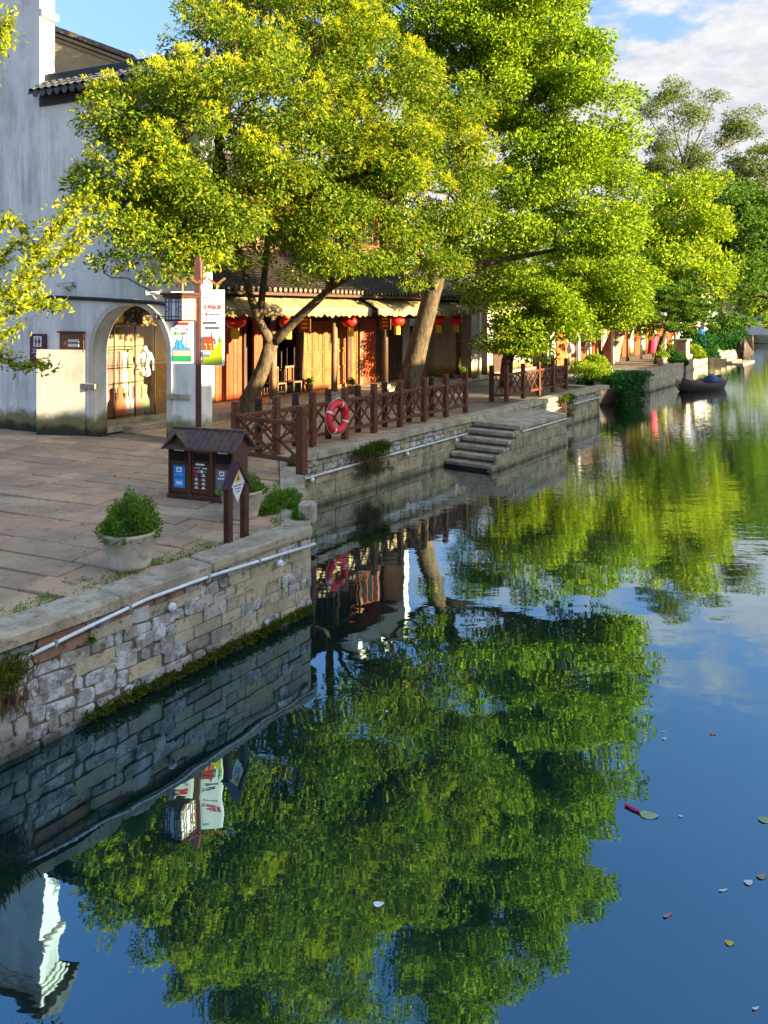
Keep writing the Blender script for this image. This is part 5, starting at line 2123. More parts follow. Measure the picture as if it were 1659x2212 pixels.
for j in range(2):
    wprint(p2, a0 + .08, a1 - .03, zt - .06 - j * .06, zt - .035 - j * .06, .060, 'frame_white')
wprint(p2, a0 + .02, a0 + .055, zb_ + .03, zt - .03, .060, 'frame_white')
np_, a0, a1, zb_, zt = wboard('number_plate', 'small dark blue house number plate near the gutter', 'plate', 112, 663, 125, 676, 'blue_plate', .01)
wprint(np_, a0 + .03, a1 - .03, (zb_ + zt) / 2 - .015, (zb_ + zt) / 2 + .015, .034, 'frame_white')


def cctv(label, x, y, sg):
    c = WA(x, y, .12)
    rt = thing('security_camera', label, 'camera', c, 'security cameras on the gable wall')
    d = (DV * sg + MV * .5 - ZV * .12).normalized()
    MB().bar(c - d * .16, c + d * .16, .085, .085, bev=.015).build('body', M['white'], rt)
    MB().bar(c - d * .17 + ZV * .05, c + d * .20 + ZV * .05, .11, .012).build('sun_shield', M['white'], rt)
    MB().lathe(c + d * .16, [(.035, 0), (.035, .012)], 12, d).build('lens', M['hole'], rt)
    MB().tube([c - ZV * .05, c - ZV * .10 + EV * .06, c - ZV * .14 + EV * .12], .018, 6).build('bracket', M['steel'], rt)
    MB().tube([c - d * .15, c - d * .22 - ZV * .06, c - d * .26 - ZV * .22 + EV * .08], .010, 5).build('cable', M['black'], rt)


cctv('white security camera pointing away above the restroom sign', 150, 616, -1)
cctv('white security camera above the arch crown', 337, 633, -1)
fl = thing('flood_lamp', 'small black flood lamp at the upper side of the arch', 'lamp', WA(344, 684, .1))
c = WA(344, 684, .10)
MB().box(c, DV, EV, ZV, .13, .10, .11, .01).build('housing', M['black'], fl)
MB().box(c + MV * .055, DV, EV, ZV, .10, .006, .08).build('glass', M['steel'], fl)
MB().bar(c, c + DV * .3 + EV * .08, .03, .03).build('bracket', M['steel'], fl)
for k in range(2):
    MB().box(c + DV * (.30 + .14 * k) + ZV * -.01, DV, EV, ZV, .10, .08, .10, .01).build('relay_box', M['steel'], fl)

# ------------------------------------------------------------------ pipes on the quay walls
def pipe(label, pts, r, clips):
    rt = thing('conduit_pipe', label, 'pipe', pts[0])
    MB().tube(pts, r, 8).build('tube', M['pipe'], rt, True)
    for p in clips:
        MB().box(Vector(p), (UX, UY, 0), (NX, NY, 0), ZV, .03, r * 2.6, r * 2.9, .004).build('clip', M['steel'], rt)


def on_near(x, y, out=.05):
    s = s_at(x, TN + out)
    p = F(s, TN + out)
    return Vector((p.x, p.y, EYE - (y - 677) * p.y / 1600))


npts = [on_near(x, y) for x, y in ((20, 1437), (120, 1389), (200, 1350), (280, 1312), (322, 1293), (450, 1246), (560, 1212), (680, 1175))]
pipe('white conduit pipe along the near rubble wall', npts, .02, [npts[1], npts[3], npts[5], npts[6]])
fp = [F(s, TF + .045, z) for s, z in ((S3 + .1, -.46), (13.5, -.44), (16, -.43), (18.3, -.42))]
pipe('white conduit pipe along the far wall under the fence', fp, .024, fp)
fp = [F(s, TO - .02, -.30) for s in (18.7, 20, 21.9)] + [F(22.1, TF + .05, -.36), F(25, TF + .05, -.38), F(28.9, TF + .05, -.38)]
pipe('white conduit pipe round the landing and on beyond the steps', fp, .024, fp[:3])
for k, (x, y, lb) in enumerate(((604, 1217, 'round white wall lamp near the corner of the near wall'), (371, 1311, 'round white wall lamp below the pipe in middle of near wall'),
                                (24, 1454, 'round white wall lamp lowest under the pipe by the left weeds'))):
    p = on_near(x, y, .03)
    rt = thing('wall_lamp', lb, 'lamp', p, 'round lamps on the near wall')
    MB().lathe(p - Vector((NX, NY, 0)) * .02, [(.045, 0), (.048, .03), (.040, .05), (.02, .06)], 14, (NX, NY, 0)).build('body', M['white'], rt, True)
    MB().lathe(p + Vector((NX, NY, 0)) * .035, [(.030, 0), (.026, .012)], 14, (NX, NY, 0)).build('lens', M['pipe'], rt)
for k, (s, lb) in enumerate(((S3 + .35, 'small wall lamp on the far wall beside the thick fence post'), (15.2, 'small wall lamp hanging under the pipe below the fence'), (17.6, 'small wall lamp on the wall just before the steps'))):
    p = F(s, TF + .05, -.52)
    rt = thing('wall_lamp', lb, 'lamp', p, 'small lamps on the far wall')
    MB().lathe(p - Vector((NX, NY, 0)) * .02, [(.05, 0), (.05, .04), (.03, .06)], 12, (NX, NY, 0)).build('body', M['white'], rt, True)
    MB().tube([p, p + ZV * .10], .012, 5).build('stem', M['pipe'], rt)

# ------------------------------------------------------------------ boats and far quay things
def hull(rt, c, ang, L, Wd, free, mat, sheer=.35, name='hull'):
    n, m = 15, 9
    v, f = [], []
    ca, sa = math.cos(ang), math.sin(ang)
    for lay in (0, 1):
        for i in range(n):
            k = i / (n - 1)
            x = (k - .5) * L
            e = abs(2 * k - 1)
            hw = Wd / 2 * (1 - .75 * e ** 2.6)
            top = free + sheer * e ** 2.2
            bot = -.25 + .35 * e ** 3
            for j in range(m):
                u = j / (m - 1) * 2 - 1
                yy = hw * (abs(u) ** .7) * (1 if u > 0 else -1)
                zz = bot + (top - bot) * (abs(u) ** 2.2)
                if lay:
                    yy *= .92
                    zz = zz + .06 * (1 - abs(u))
                v.append((c[0] + x * ca - yy * sa, c[1] + x * sa + yy * ca, WZ + zz))
    for lay in (0, 1):
        o = lay * n * m
        for i in range(n - 1):
            for j in range(m - 1):
                f.append((o + i * m + j, o + i * m + j + 1, o + (i + 1) * m + j + 1, o + (i + 1) * m + j))
    o = n * m
    for i in range(n - 1):
        for j in (0, m - 1):
            f.append((i * m + j, (i + 1) * m + j, o + (i + 1) * m + j, o + i * m + j))
    for i in (0, n - 1):
        for j in range(m - 1):
            f.append((i * m + j, i * m + j + 1, o + i * m + j + 1, o + i * m + j))
    return fix_normals(MB().add(v, f).build(name, mat, rt, True))


bc = GR(1517, 842, WZ)
bt = thing('moored_boat', 'dark wooden boat moored at the pale wall, loaded with tarps', 'boat', bc)
hull(bt, bc, UANG - .38, 4.0, 1.6, .42, M['boat_wood'], .34)
ub, vb = Vector((math.cos(UANG - .38), math.sin(UANG - .38), 0)), Vector((-math.sin(UANG - .38), math.cos(UANG - .38), 0))
for k in (-1.2, -.4, .5, 1.2):
    MB().box(bc + ub * k + ZV * .34, ub, vb, ZV, .20, 1.05, .05).build('thwart', M['boat_worn'], bt)
MB().box(bc + ub * -.8 + ZV * .26, ub, vb, ZV, 1.1, 1.0, .04).build('deck', M['boat_worn'], bt)


def bundle(label, c, r, hgt, mat, seed, name='tarp_bundle', cat='tarp'):
    rs = random.Random(seed)
    v, f = [], []
    n, m = 12, 6
    for i in range(m):
        k = i / (m - 1)
        for j in range(n):
            a_ = 2 * math.pi * j / n
            rr = r * (1 - k ** 2.5 * .85) * (1 + .18 * math.sin(3 * a_ + seed) + rs.uniform(-.08, .08))
            v.append(Vector(c) + Vector((math.cos(a_) * rr, math.sin(a_) * rr, hgt * k)))
    for i in range(m - 1):
        for j in range(n):
            f.append((i * n + j, i * n + (j + 1) % n, (i + 1) * n + (j + 1) % n, (i + 1) * n + j))
    f.append(tuple((m - 1) * n + j for j in range(n)))
    f.append(tuple(range(n))[::-1])
    return tag(MB().add(v, f).build(name, mat, None, True, origin=c), label, cat)


bundle('larger blue tarp bundle lying in the moored boat', bc + ub * .75 - vb * .05 + ZV * .34, .40, .46, M['tarp_blue'], 1)
bundle('smaller blue tarp bundle at the right edge of the boat', bc + ub * 1.25 - vb * .1 + ZV * .30, .30, .34, M['tarp_blue'], 2)
bundle('brown straw heap in the bow of the moored boat', bc + ub * -.55 + vb * .0 + ZV * .28, .46, .26, M['boat_worn'], 3, 'straw_heap', 'straw')

vc = F(34.8, -11.7, WZ)
vb_ = thing('vine_boat', 'old dark planter boat overgrown with hanging green vines', 'boat', vc)
hull(vb_, vc, UANG, 6.4, 1.7, .85, M['boat_wood'], .30)
MB().box(vc + ZV * .80, (UX, UY, 0), (NX, NY, 0), ZV, 5.2, 1.25, .08).build('soil_bed', M['earth'], vb_)
rsv = np.random.default_rng(44)
vp = [F(34.8 + rsv.uniform(-2.6, 2.6), -11.7 + rsv.uniform(-.8, .95), WZ + .95 + rsv.uniform(0, .25)) for _ in range(260)]
tufts('vines', vp, 22, .17, .06, M['leaf_dark'], vb_, 45, (NX * .3, NY * .3, .15), .8, .16)
vp = []
for k in range(110):
    s_, dn_ = rsv.uniform(33.0, 36.2), rsv.uniform(.1, 1.35)
    vp.append(F(s_, -10.78 - .1 * rsv.random(), WZ + 1.2 - dn_))
tufts('vines', vp, 24, .17, .06, M['leaf_dark'], vb_, 46, (NX * .4, NY * .4, -.5), .6, .12)
vp = [F(32.5 + rsv.uniform(-.9, .9), -11.9 + rsv.uniform(-.5, .5), WZ + 1.25 + rsv.uniform(0, .5)) for _ in range(90)]
tufts('flowering_leaves', vp, 20, .13, .06, M['leaf_lime'], vb_, 47, (0, 0, .4), .8, .16)
for k, (x, lb) in enumerate(((1347, 'left of two thin mooring stakes before the vine boat'), (1358, 'right of two thin mooring stakes before the vine boat'))):
    p = GR(x, 868, WZ)
    o = MB().tube([p - ZV * .5, p + ZV * .6, p + ZV * 1.25], [.07, .065, .06], 8).build('mooring_stake', M['boat_wood'], None, True)
    tag(o, lb, 'stake', 'mooring stakes')

# distant steps with a boat
fs_ = thing('distant_steps', 'far stone steps going down to the water past the boat', 'steps', F(67, -12.3, WZ))
for k in range(5):
    MB().stbox(65.2, 69.0, -14.3 + .42 * k, -14.3 + .42 * (k + 1), WZ - .3, -.14 - k * .2, .02).build('step', M['coping'], fs_)
MB().stbox(64.6, 69.6, -12.2, -11.9 + .6, WZ - .3, WZ + .10, .02).build('landing_slab', M['coping'], fs_)
kc = F(76, -13.2, WZ)
kb = thing('upturned_boat', 'small dark boat with high raised bow at the distant steps', 'boat', kc)
hull(kb, kc, UANG + .1, 5.0, 1.5, .6, M['boat_wood'], 1.3)
MB().box(kc + ZV * .5, (UX, UY, 0), (NX, NY, 0), ZV, .3, 1.2, .05).build('thwart', M['boat_worn'], kb)
MB().box(kc + F(1, 0) + ZV * .5, (UX, UY, 0), (NX, NY, 0), ZV, .3, 1.2, .05).build('thwart', M['boat_worn'], kb)
for k, (x, lb) in enumerate(((1611, 'nearer of two distant dark bollard posts in the canal'), (1623, 'farther of two distant dark bollard posts in the canal'))):
    p = GR(x, 748 - k * 2, WZ)
    o = MB().tube([p - ZV * .5, p + ZV * .9, p + ZV * 1.3], [.28, .28, .22], 10).build('mooring_post', M['boat_wood'], None, True)
    tag(o, lb, 'post', 'mooring posts')
# sunlit stone pillar
pc = GR(1498, 790, -.9)
pil = thing('stone_pillar', 'yellow sunlit stone pillar standing out of the bank wall', 'pillar', F(50, -12.3, WZ))
for k in range(5):
    MB().stbox(49.6, 50.5, -12.75, -12.0, WZ - .3 + k * .52, WZ - .3 + k * .52 + .51, .02).build('block', M['coping'], pil)
MB().stbox(49.5, 50.6, -12.85, -11.9, WZ + 2.31, WZ + 2.45, .02).build('cap', M['coping'], pil)
# pink garment on a stand and blue one further on
for (x, Y, mat, lb, hgt) in ((1410, 45, 'bright_pink', 'bright pink garment hanging on a stand under the trees', 1.25), (1515, 57, 'bright_blue', 'bright blue garment hanging far along the quay', 1.25)):
    c = PX(x, 764 if x == 1410 else 748, Y)
    c.z = 0
    rt = thing('hanging_garment', lb, 'garment', c)
    v, f = [], []
    n = 14
    for i, (r_, z_) in enumerate(((.10, 1.75), (.30, 1.66), (.26, 1.35), (.30, 1.0), (.36, .55))):
        for j in range(n):
            a_ = 2 * math.pi * j / n
            v.append(c + Vector((math.cos(a_) * r_ * (1 + .08 * math.sin(4 * a_)), math.sin(a_) * r_ * .6, z_ * hgt / 1.25)))
    for i in range(4):
        for j in range(n):
            f.append((i * n + j, i * n + (j + 1) % n, (i + 1) * n + (j + 1) % n, (i + 1) * n + j))
    MB().add(v, f).build('cloth', M[mat], rt, True)
    MB().tube([c, c + ZV * 1.85 * hgt / 1.25], .02, 6).build('stand', M['black'], rt)
    MB().lathe(c, [(.2, 0), (.18, .03)], 12).build('base', M['black'], rt)

# red and pale pots along the far quay
for k, (s, t, mt, lb) in enumerate(((56, -13.9, 'dress_red', 'red pot with green plant on the distant quay'), (52.5, -13.5, 'pot', 'grey pot with trailing plant left of the red pot'),
                                    (44, -12.0, 'pot', 'grey pot with trailing plant above the moored boat'))):
    c = F(s, t, -.02)
    rt = thing('flower_pot', lb, 'flower pot', c, 'pots along the distant quay')
    MB().lathe(c, [(.22, 0), (.30, .35), (.33, .38), (.33, .42), (.27, .42)], 14).build('pot', M[mt], rt, True)
    tufts('leaves', [c + ZV * .45 + Vector((rsv.normal() * .15, rsv.normal() * .15, abs(rsv.normal()) * .2)) for _ in range(40)], 14, .16, .05, M['leaf_lime'], rt, 60 + k, (0, 0, .5), .8, .08)

# ------------------------------------------------------------------ furniture and small goods under the arcade
def chair(label, s, t, face):
    c = F(s, t, .13)
    rt = thing('carved_chair', label, 'chair', c, 'carved chairs in the arcade')
    fx = Vector((NX, NY, 0)) * face
    sx_ = Vector((UX, UY, 0))
    MB().box(c + ZV * .44, sx_, fx, ZV, .44, .42, .05, .008).build('seat', M['old_wood'], rt)
    for a_ in (-.19, .19):
        for b_ in (-.18, .18):
            MB().box(c + sx_ * a_ + fx * b_ + ZV * .21, sx_, fx, ZV, .045, .045, .42).build('leg', M['old_wood'], rt)
        MB().box(c + sx_ * a_ - fx * .19 + ZV * .72, sx_, fx, ZV, .045, .04, .52).build('back_post', M['old_wood'], rt)
    MB().box(c - fx * .19 + ZV * .95, sx_, fx, ZV, .46, .045, .08, .01).build('crest_rail', M['old_wood'], rt)
    MB().box(c - fx * .19 + ZV * .70, sx_, fx, ZV, .16, .025, .42).build('splat', M['door_red'], rt)


chair('carved wooden chair nearest the forked trunk', s_at(600, TS + .5), TS + .5, 1)
chair('carved wooden chair beside the orange panelled doors', s_at(634, TS + .5), TS + .5, 1)
for k, (x, t_, lb) in enumerate(((760, TC + .25, 'small clay pot with green plant between columns before orange doors'), (1000, TC + .3, 'small clay pot with green plant by the drain pipe'), (668, TS + .35, 'small clay pot with plant at the foot of orange doors'))):
    c = F(s_at(x, t_), t_, .13)
    rt = thing('flower_pot', lb, 'flower pot', c, 'clay pots under the arcade')
    MB().lathe(c, [(.10, 0), (.15, .22), (.17, .24), (.17, .27), (.13, .27)], 14).build('pot', M['red_block'], rt, True)
    rq = np.random.default_rng(70 + k)
    tufts('leaves', [c + ZV * .3 + Vector((rq.normal() * .07, rq.normal() * .07, abs(rq.normal()) * .10)) for _ in range(26)], 12, .10, .035, M['leaf_bush'], rt, 80 + k, (0, 0, .6), .8, .04)
for k, (x, lb) in enumerate(((640, 'hanging brown wooden shop board left of the orange doors'), (815, 'hanging brown wooden shop board between dark doorway and red door'))):
    s = s_at(x, TC)
    rt = thing('shop_board', lb, 'sign', F(s, TC, 2.6), 'hanging wooden shop boards')
    MB().stbox(s - .02, s + .02, TC + .12, TC + .62, 2.35, 2.85, .005).build('board', M['plaque'], rt)
    MB().tube([F(s, TC + .37, 2.85), F(s, TC + .37, 3.0)], .008, 5).build('cord', M['rope'], rt)
    for j in range(3):
        MB().stbox(s - .026, s + .026, TC + .25, TC + .50, 2.46 + .13 * j, 2.52 + .13 * j).build('print', M['ink_yellow'], rt)

# ------------------------------------------------------------------ trees
def limb(mb, p, q, r0, r1, rs, wob=.12, n=6, seg=7):
    p, q = Vector(p), Vector(q)
    L = (q - p).length
    pts, rad = [], []
    ph = rs.uniform(0, 6)
    sd = Vector(rs.normal(size=3))
    sd2 = Vector(rs.normal(size=3))
    for i in range(n + 1):
        k = i / n
        w_ = math.sin(k * math.pi)
        pts.append(p.lerp(q, k) + sd * (wob * L * .18 * w_ * math.sin(k * 4 + ph)) + sd2 * (wob * L * .10 * w_ * math.cos(k * 7 + ph)))
        rad.append(r0 + (r1 - r0) * k ** .8)
    mb.tube(pts, rad, seg)
    return pts


def foliage(blobs, seed, sub_k, sub_r, per, L, W, flat_=.75, droop=.25, shell=(.5, 1.0)):
    rs = np.random.default_rng(seed)
    C, D, LL, WW = [], [], [], []
    subs = []
    for (c, r) in blobs:
        c = np.array(c, float)
        rv = np.array(r, float) * np.ones(3)
        ns = max(4, int(sub_k * rv[0] * rv[2]))
        for _ in range(ns):
            d = rs.normal(size=3)
            d /= np.linalg.norm(d)
            k = rs.uniform(*shell)
            sc_ = c + d * rv * k
            sr = sub_r * rs.uniform(.6, 1.35)
            m = int(per * (sr / sub_r) ** 1.6)
            v = rs.normal(size=(m, 3))
            v /= np.linalg.norm(v, axis=1)[:, None]
            v[:, 2] = np.where(rs.random(m) < .72, np.abs(v[:, 2]), -.45 * np.abs(v[:, 2]))
            rr = rs.uniform(.2, 1.0, m) ** .5
            p = sc_ + v * rr[:, None] * sr * np.array([1, 1, flat_])
            dd_ = v * .7 + d * .45 + rs.normal(size=(m, 3)) * .55 - np.array([0, 0, droop])
            C.append(p)
            D.append(dd_)
            LL.append(L * rs.uniform(.65, 1.3, m))
            WW.append(W * rs.uniform(.7, 1.25, m))
            subs.append((sc_, sr, d))
    return np.vstack(C), np.vstack(D), np.concatenate(LL), np.concatenate(WW), subs


def tips(subs, seed, frac, n_t, per, L, W, need=-.1):
    """young yellow shoots at the outside of the clumps"""
    rs = np.random.default_rng(seed)
    C, D = [], []
    for sc_, sr, d in subs:
        if d[2] < need or rs.random() > frac:
            continue
        for _ in range(n_t):
            v = rs.normal(size=3) * .55 + d * .6 + np.array([0.25, -.15, .55])
            v /= np.linalg.norm(v)
            base = sc_ + v * sr * rs.uniform(.8, 1.05)
            dr = rs.normal(size=(per, 3)) * .75 + v
            dr /= np.linalg.norm(dr, axis=1)[:, None]
            ll = L * rs.uniform(.4, 1.2, per)
            C.append(base + dr * ll[:, None] * .5 + rs.normal(size=(per, 3)) * .03)
            D.append(dr)
    C, D = np.vstack(C), np.vstack(D)
    n = len(C)
    return C, D, L * rs.uniform(.5, 1.2, n), W * rs.uniform(.7, 1.2, n)


def branchlets(mb, blobs, subs, rs, r0=.035, every=3):
    for i, (sc_, sr, d) in enumerate(subs):
        if i % every:
            continue
        best = min(blobs, key=lambda b: np.linalg.norm(np.array(b[0]) - sc_))
        limb(mb, best[0], Vector(sc_), r0, .008, rs, .3, 3, 5)


# ---- the yellow-flushed tree
rs = np.random.default_rng(101)
base = Vector((-3.86, 20.9, 0))
t1 = thing('camphor_tree', 'broad tree with yellow shoots and forked trunk before the arcade', 'tree', base)
tb = MB()
fork = PX(586, 742, 20.7)
tb.tube([base - ZV * .2, base + ZV * .05, base + Vector((.03, -.02, .5)), base.lerp(fork, .45) + Vector((-.05, 0, 0)), base.lerp(fork, .75), fork],
        [.40, .33, .25, .215, .20, .20], 12)
j1 = PX(560, 695, 20.4)
j2 = PX(527, 575, 20.0)
j3 = PX(575, 560, 20.2)
j4 = PX(640, 690, 20.5)
j5 = PX(712, 625, 19.9)
tb.tube([fork, fork.lerp(j1, .5), j1, j1.lerp(j2, .5) + Vector((-.05, 0, 0)), j2], [.175, .135, .12, .105, .09], 9)
tb.tube([j1, j1.lerp(j3, .5), j3], [.105, .095, .08], 8)
tb.tube([fork, fork.lerp(j4, .5) + ZV * -.03, j4, j4.lerp(j5, .6), j5], [.165, .14, .125, .11, .095], 9)
T1 = [((275, 500, 15.6), 1.0), ((245, 440, 15.6), .8), ((330, 430, 15.8), 1.25), ((250, 320, 16.2), .75), ((300, 262, 16.6), .8), ((400, 300, 16.2), 1.5),
      ((420, 490, 15.8), 1.2), ((370, 560, 15.6), .75), ((500, 400, 16.5), 1.7), ((520, 250, 17.2), 1.9), ((470, 130, 18.8), 1.4), ((560, 60, 20.0), 1.9), ((530, 520, 17.0), 1.0),
      ((620, 420, 17.0), 1.6), ((660, 250, 17.6), 2.1), ((700, 110, 19.2), 2.0), ((720, 520, 17.6), 1.15), ((740, 380, 17.6), 1.7), ((820, 240, 18.6), 2.0),
      ((840, 430, 18.4), 1.7), ((800, 560, 18.6), .9), ((930, 300, 19.2), 1.6), ((970, 420, 19.4), 1.35), ((900, 540, 19.2), 1.1), ((1010, 380, 19.8), .85),
      ((500, -60, 20.5), 1.9), ((640, -120, 20.5), 2.2), ((560, -230, 20.8), 1.7), ((760, 0, 20.5), 1.8), ((310, 350, 15.8), 1.1), ((450, 560, 16.6), .6), ((640, 560, 17.6), .6)]
B1 = [(PX(*a), r) for a, r in T1]
cj = [j2, j3, j5, PX(600, 420, 18.5), PX(720, 400, 18.5), PX(470, 380, 17.5)]
limb(tb, j3, cj[3], .11, .07, rs)
limb(tb, j5, cj[4], .12, .07, rs)
limb(tb, j2, cj[5], .11, .06, rs)
for c, r in B1:
    p = min(cj, key=lambda q: (q - c).length)
    limb(tb, p, c, .07, .03, rs, .3)
C_, D_, L_, W_, subs = foliage(B1, 102, 8.5, .60, 300, .12, .052, .75, .45, (.5, 1.0))
br = MB()
branchlets(br, B1, subs, rs, .022, 3)
tb.build('trunk', M['bark'], t1, True)
br.build('branches', M['bark_dark'], t1, True)['kind'] = 'stuff'
blades('crown', C_, D_, L_, W_, M['leaf_camphor'], t1, rs, .05)
C_, D_, L_, W_ = tips(subs, 103, .74, 14, 15, .10, .021, -.25)
blades('young_shoots', C_, D_, L_, W_, M['leaf_tip'], t1, rs, .04)

# ---- the bright green tree behind it
base = Vector((.70, 24.9, 0))
t2 = thing('camphor_tree', 'tall bright green tree with thick leaning trunk over the fence', 'tree', base)
tb = MB()
k1 = PX(905, 740, 24.8)
k2 = PX(945, 590, 24.8)
k3 = PX(1010, 420, 25.2)
tb.tube([base - ZV * .2, base + ZV * .1, PX(886, 820, 24.9), k1, k2, k2.lerp(k3, .5), k3], [.54, .44, .38, .33, .29, .23, .18], 14)
k4 = PX(1050, 190, 26)
limb(tb, k3, k4, .19, .10, rs, .1)
k5 = PX(1165, 295, 25.3)
limb(tb, k3, k5, .15, .06, rs, .15)
k6 = PX(1140, 415, 25)
limb(tb, k2.lerp(k3, .6), k6, .15, .06, rs, .15)
k7 = PX(1200, 540, 24.8)
limb(tb, k2, k7, .17, .06, rs, .12)
k8 = PX(830, 500, 25)
limb(tb, k2, k8, .14, .06, rs, .12)
T2 = [((900, 30, 26.5), 2.5), ((1040, 40, 26.5), 2.6), ((1160, 60, 26.5), 2.0), ((1190, -40, 26.8), 2.0), ((1240, 150, 26), 1.4), ((1270, 120, 26.3), .9), ((1270, 270, 25.6), 1.6), ((1180, 230, 25.6), 1.9),
      ((1340, 300, 25.8), .7), ((1310, 390, 25.8), 1.0), ((1080, 200, 26), 2.1), ((1000, 220, 26.5), 2.0), ((1150, 370, 25.2), 1.6), ((1240, 400, 25.2), 1.6), ((1080, 470, 24.8), 1.6), ((1200, 500, 24.6), 1.7),
      ((1300, 490, 25.0), 1.4), ((1370, 480, 26), .9),
      ((960, 560, 25), 1.2), ((800, 120, 27), 2.0), ((900, -160, 26.5), 2.4), ((1060, -140, 26.5), 2.5), ((1000, -260, 26.8), 1.8), ((780, -60, 27), 2.0), ((870, 400, 26), 1.6)]
B2 = [(PX(*a), r) for a, r in T2]
cj = [k3, k4, k5, k6, k7, k8, k2]
for c, r in B2:
    p = min(cj, key=lambda q: (q - c).length)
    limb(tb, p, c, .08, .03, rs, .25)
C_, D_, L_, W_, subs = foliage(B2, 112, 6.8, .82, 420, .14, .075, .72, .30, (.45, 1.02))
br = MB()
branchlets(br, B2, subs, rs, .025, 4)
tb.build('trunk', M['bark'], t2, True)
br.build('branches', M['bark_dark'], t2, True)['kind'] = 'stuff'
blades('crown', C_, D_, L_, W_, M['leaf_bright'], t2, rs, .05)


# ---- trees further along
def tree(name, label, base, trunk_pts, trunk_r, blobs, seed, sub_k, sub_r, per, L, W, mat, bark, flat_=.8, droop=.2, grp='trees further along the quay', shell=(.5, 1.0)):
    rs = np.random.default_rng(seed)
    rt = thing(name, label, 'tree', base, grp)
    tb = MB()
    tb.tube([Vector(base) - ZV * .2] + [Vector(p) for p in trunk_pts], [trunk_r * 1.25] + [trunk_r * (1 - .45 * i / max(1, len(trunk_pts) - 1)) for i in range(len(trunk_pts))], 9)
    top = Vector(trunk_pts[-1])
    for c, r in blobs:
        limb(tb, top, c, trunk_r * .45, trunk_r * .12, rs, .2)
    C_, D_, L_, W_, subs = foliage(blobs, seed + 1, sub_k, sub_r, per, L, W, flat_, droop, shell)
    br = MB()
    branchlets(br, blobs, subs, rs, trunk_r * .13, 2)
    tb.build('trunk', bark, rt, True)
    br.build('branches', bark, rt, True)['kind'] = 'stuff'
    blades('crown', C_, D_, L_, W_, mat, rt, rs, .05)
    return rt, subs


def bl_(lst):
    return [(PX(x, y, Y), r) for x, y, Y, r in lst]


b_ = GR(1092, 832)
tree('camphor_tree', 'low bright green tree beyond the landing steps by the second fence', b_, [PX(1096, 780, 29.9), PX(1112, 730, 30), PX(1150, 670, 30)], .24,
     bl_([(1060, 605, 29.5, 1.5), (1150, 625, 29.2, 2.0), (1260, 605, 30.0, 2.0), (1120, 700, 29.0, 1.25), (1210, 690, 29.3, 1.3), (1320, 615, 30.5, 1.5), (1290, 690, 30.2, .95), (1085, 742, 29.2, .55), (1150, 748, 29.2, .6), (1340, 670, 30.5, .9)]),
     115, 6.2, .85, 420, .15, .08, M['leaf_bright'], M['bark'], .72, .3)
b_ = GR(1314, 778)
tree('lime_tree', 'pale leaning trunk with lime green crown right of the bright tree', b_, [PX(1322, 750, 46.5), PX(1345, 690, 46), PX(1400, 620, 45)], .52,
     bl_([(1400, 560, 44, 2.0), (1460, 470, 44, 2.2), (1480, 570, 43.5, 2.4), (1400, 640, 43, 1.4), (1520, 520, 44, 1.5), (1440, 400, 45, 1.4), (1510, 620, 43.5, 1.8), (1420, 480, 44, 1.6), (1480, 680, 43.5, 1.2), (1540, 580, 44, 1.0), (1380, 690, 43, 1.2)]),
     121, 4.2, 1.15, 240, .24, .125, M['leaf_lime'], M['bark_pale'])
b_ = F(45.2, -12.6, 0)
tree('silk_tree', 'dark feathery spreading tree above the pink garment', b_, [b_ + Vector((.2, 0, 1.0)), b_ + Vector((.5, -.2, 2.0))], .20,
     [(PX(x, y, Y), (r, r, r * .35)) for x, y, Y, r in ((1400, 660, 41, 1.6), (1450, 635, 41, 1.8), (1490, 670, 41.5, 1.6), (1430, 700, 40.5, 1.3), (1530, 660, 42, 1.1), (1470, 720, 41, .9), (1510, 700, 42, 1.1))],
     131, 22, .42, 120, .17, .07, M['leaf_mid'], M['bark'], .45, .1)
b_ = F(72, -17, 0)
tree('dense_tree', 'dark dense tree at the right edge over the far quay', b_, [b_ + ZV * 2.5, b_ + ZV * 4], .4,
     bl_([(1580, 480, 62, 3.4), (1640, 540, 62, 3.6), (1590, 600, 60, 2.8), (1650, 640, 62, 2.6), (1560, 440, 64, 2.2), (1640, 450, 64, 2.8), (1700, 560, 62, 3.5), (1570, 680, 60, 1.6)]),
     141, 3.4, 1.15, 140, .34, .17, M['leaf_mid'], M['bark_dark'])
b_ = F(66, -20, 0)
rt_, sb_ = tree('lime_tree', 'lime tree topped with orange seed heads behind the dark tree', b_, [b_ + ZV * 4, b_ + ZV * 7], .3,
     bl_([(1500, 430, 66, 2.4), (1550, 420, 66, 2.0), (1590, 470, 66, 2.4), (1450, 440, 66, 2.0), (1530, 500, 64, 2.2)]),
     151, 3.6, 1.0, 110, .33, .16, M['leaf_lime'], M['bark_dark'])
C_, D_, L_, W_ = tips([s for s in sb_ if 829.5 + 1600 * s[0][0] / s[0][1] > 1500], 152, .35, 2, 12, .30, .08, .3)
blades('seed_heads', C_, D_, L_, W_, M['leaf_orange'], rt_, rs, .04)
b_ = F(92, -24, 0)
tree('willow_tree', 'tall thin open-crowned olive tree against the white cloud', b_, [PX(1475, 560, 82), PX(1480, 430, 82), PX(1478, 370, 82)], .26,
     bl_([(1450, 205, 82, 2.1), (1400, 250, 82, 1.6), (1490, 245, 82, 2.2), (1420, 320, 82, 2.2), (1500, 330, 82, 1.8), (1600, 265, 82, 2.0), (1570, 300, 82, 1.6), (1625, 290, 82, .9), (1440, 380, 82, 3.0), (1510, 390, 82, 2.4), (1545, 210, 82, .9), (1390, 380, 82, 2)]),
     161, 4.6, 1.15, 95, .34, .11, M['leaf_olive'], M['bark_dark'], .8, .5, shell=(.2, 1.0))
b_ = F(100, -20, 0)
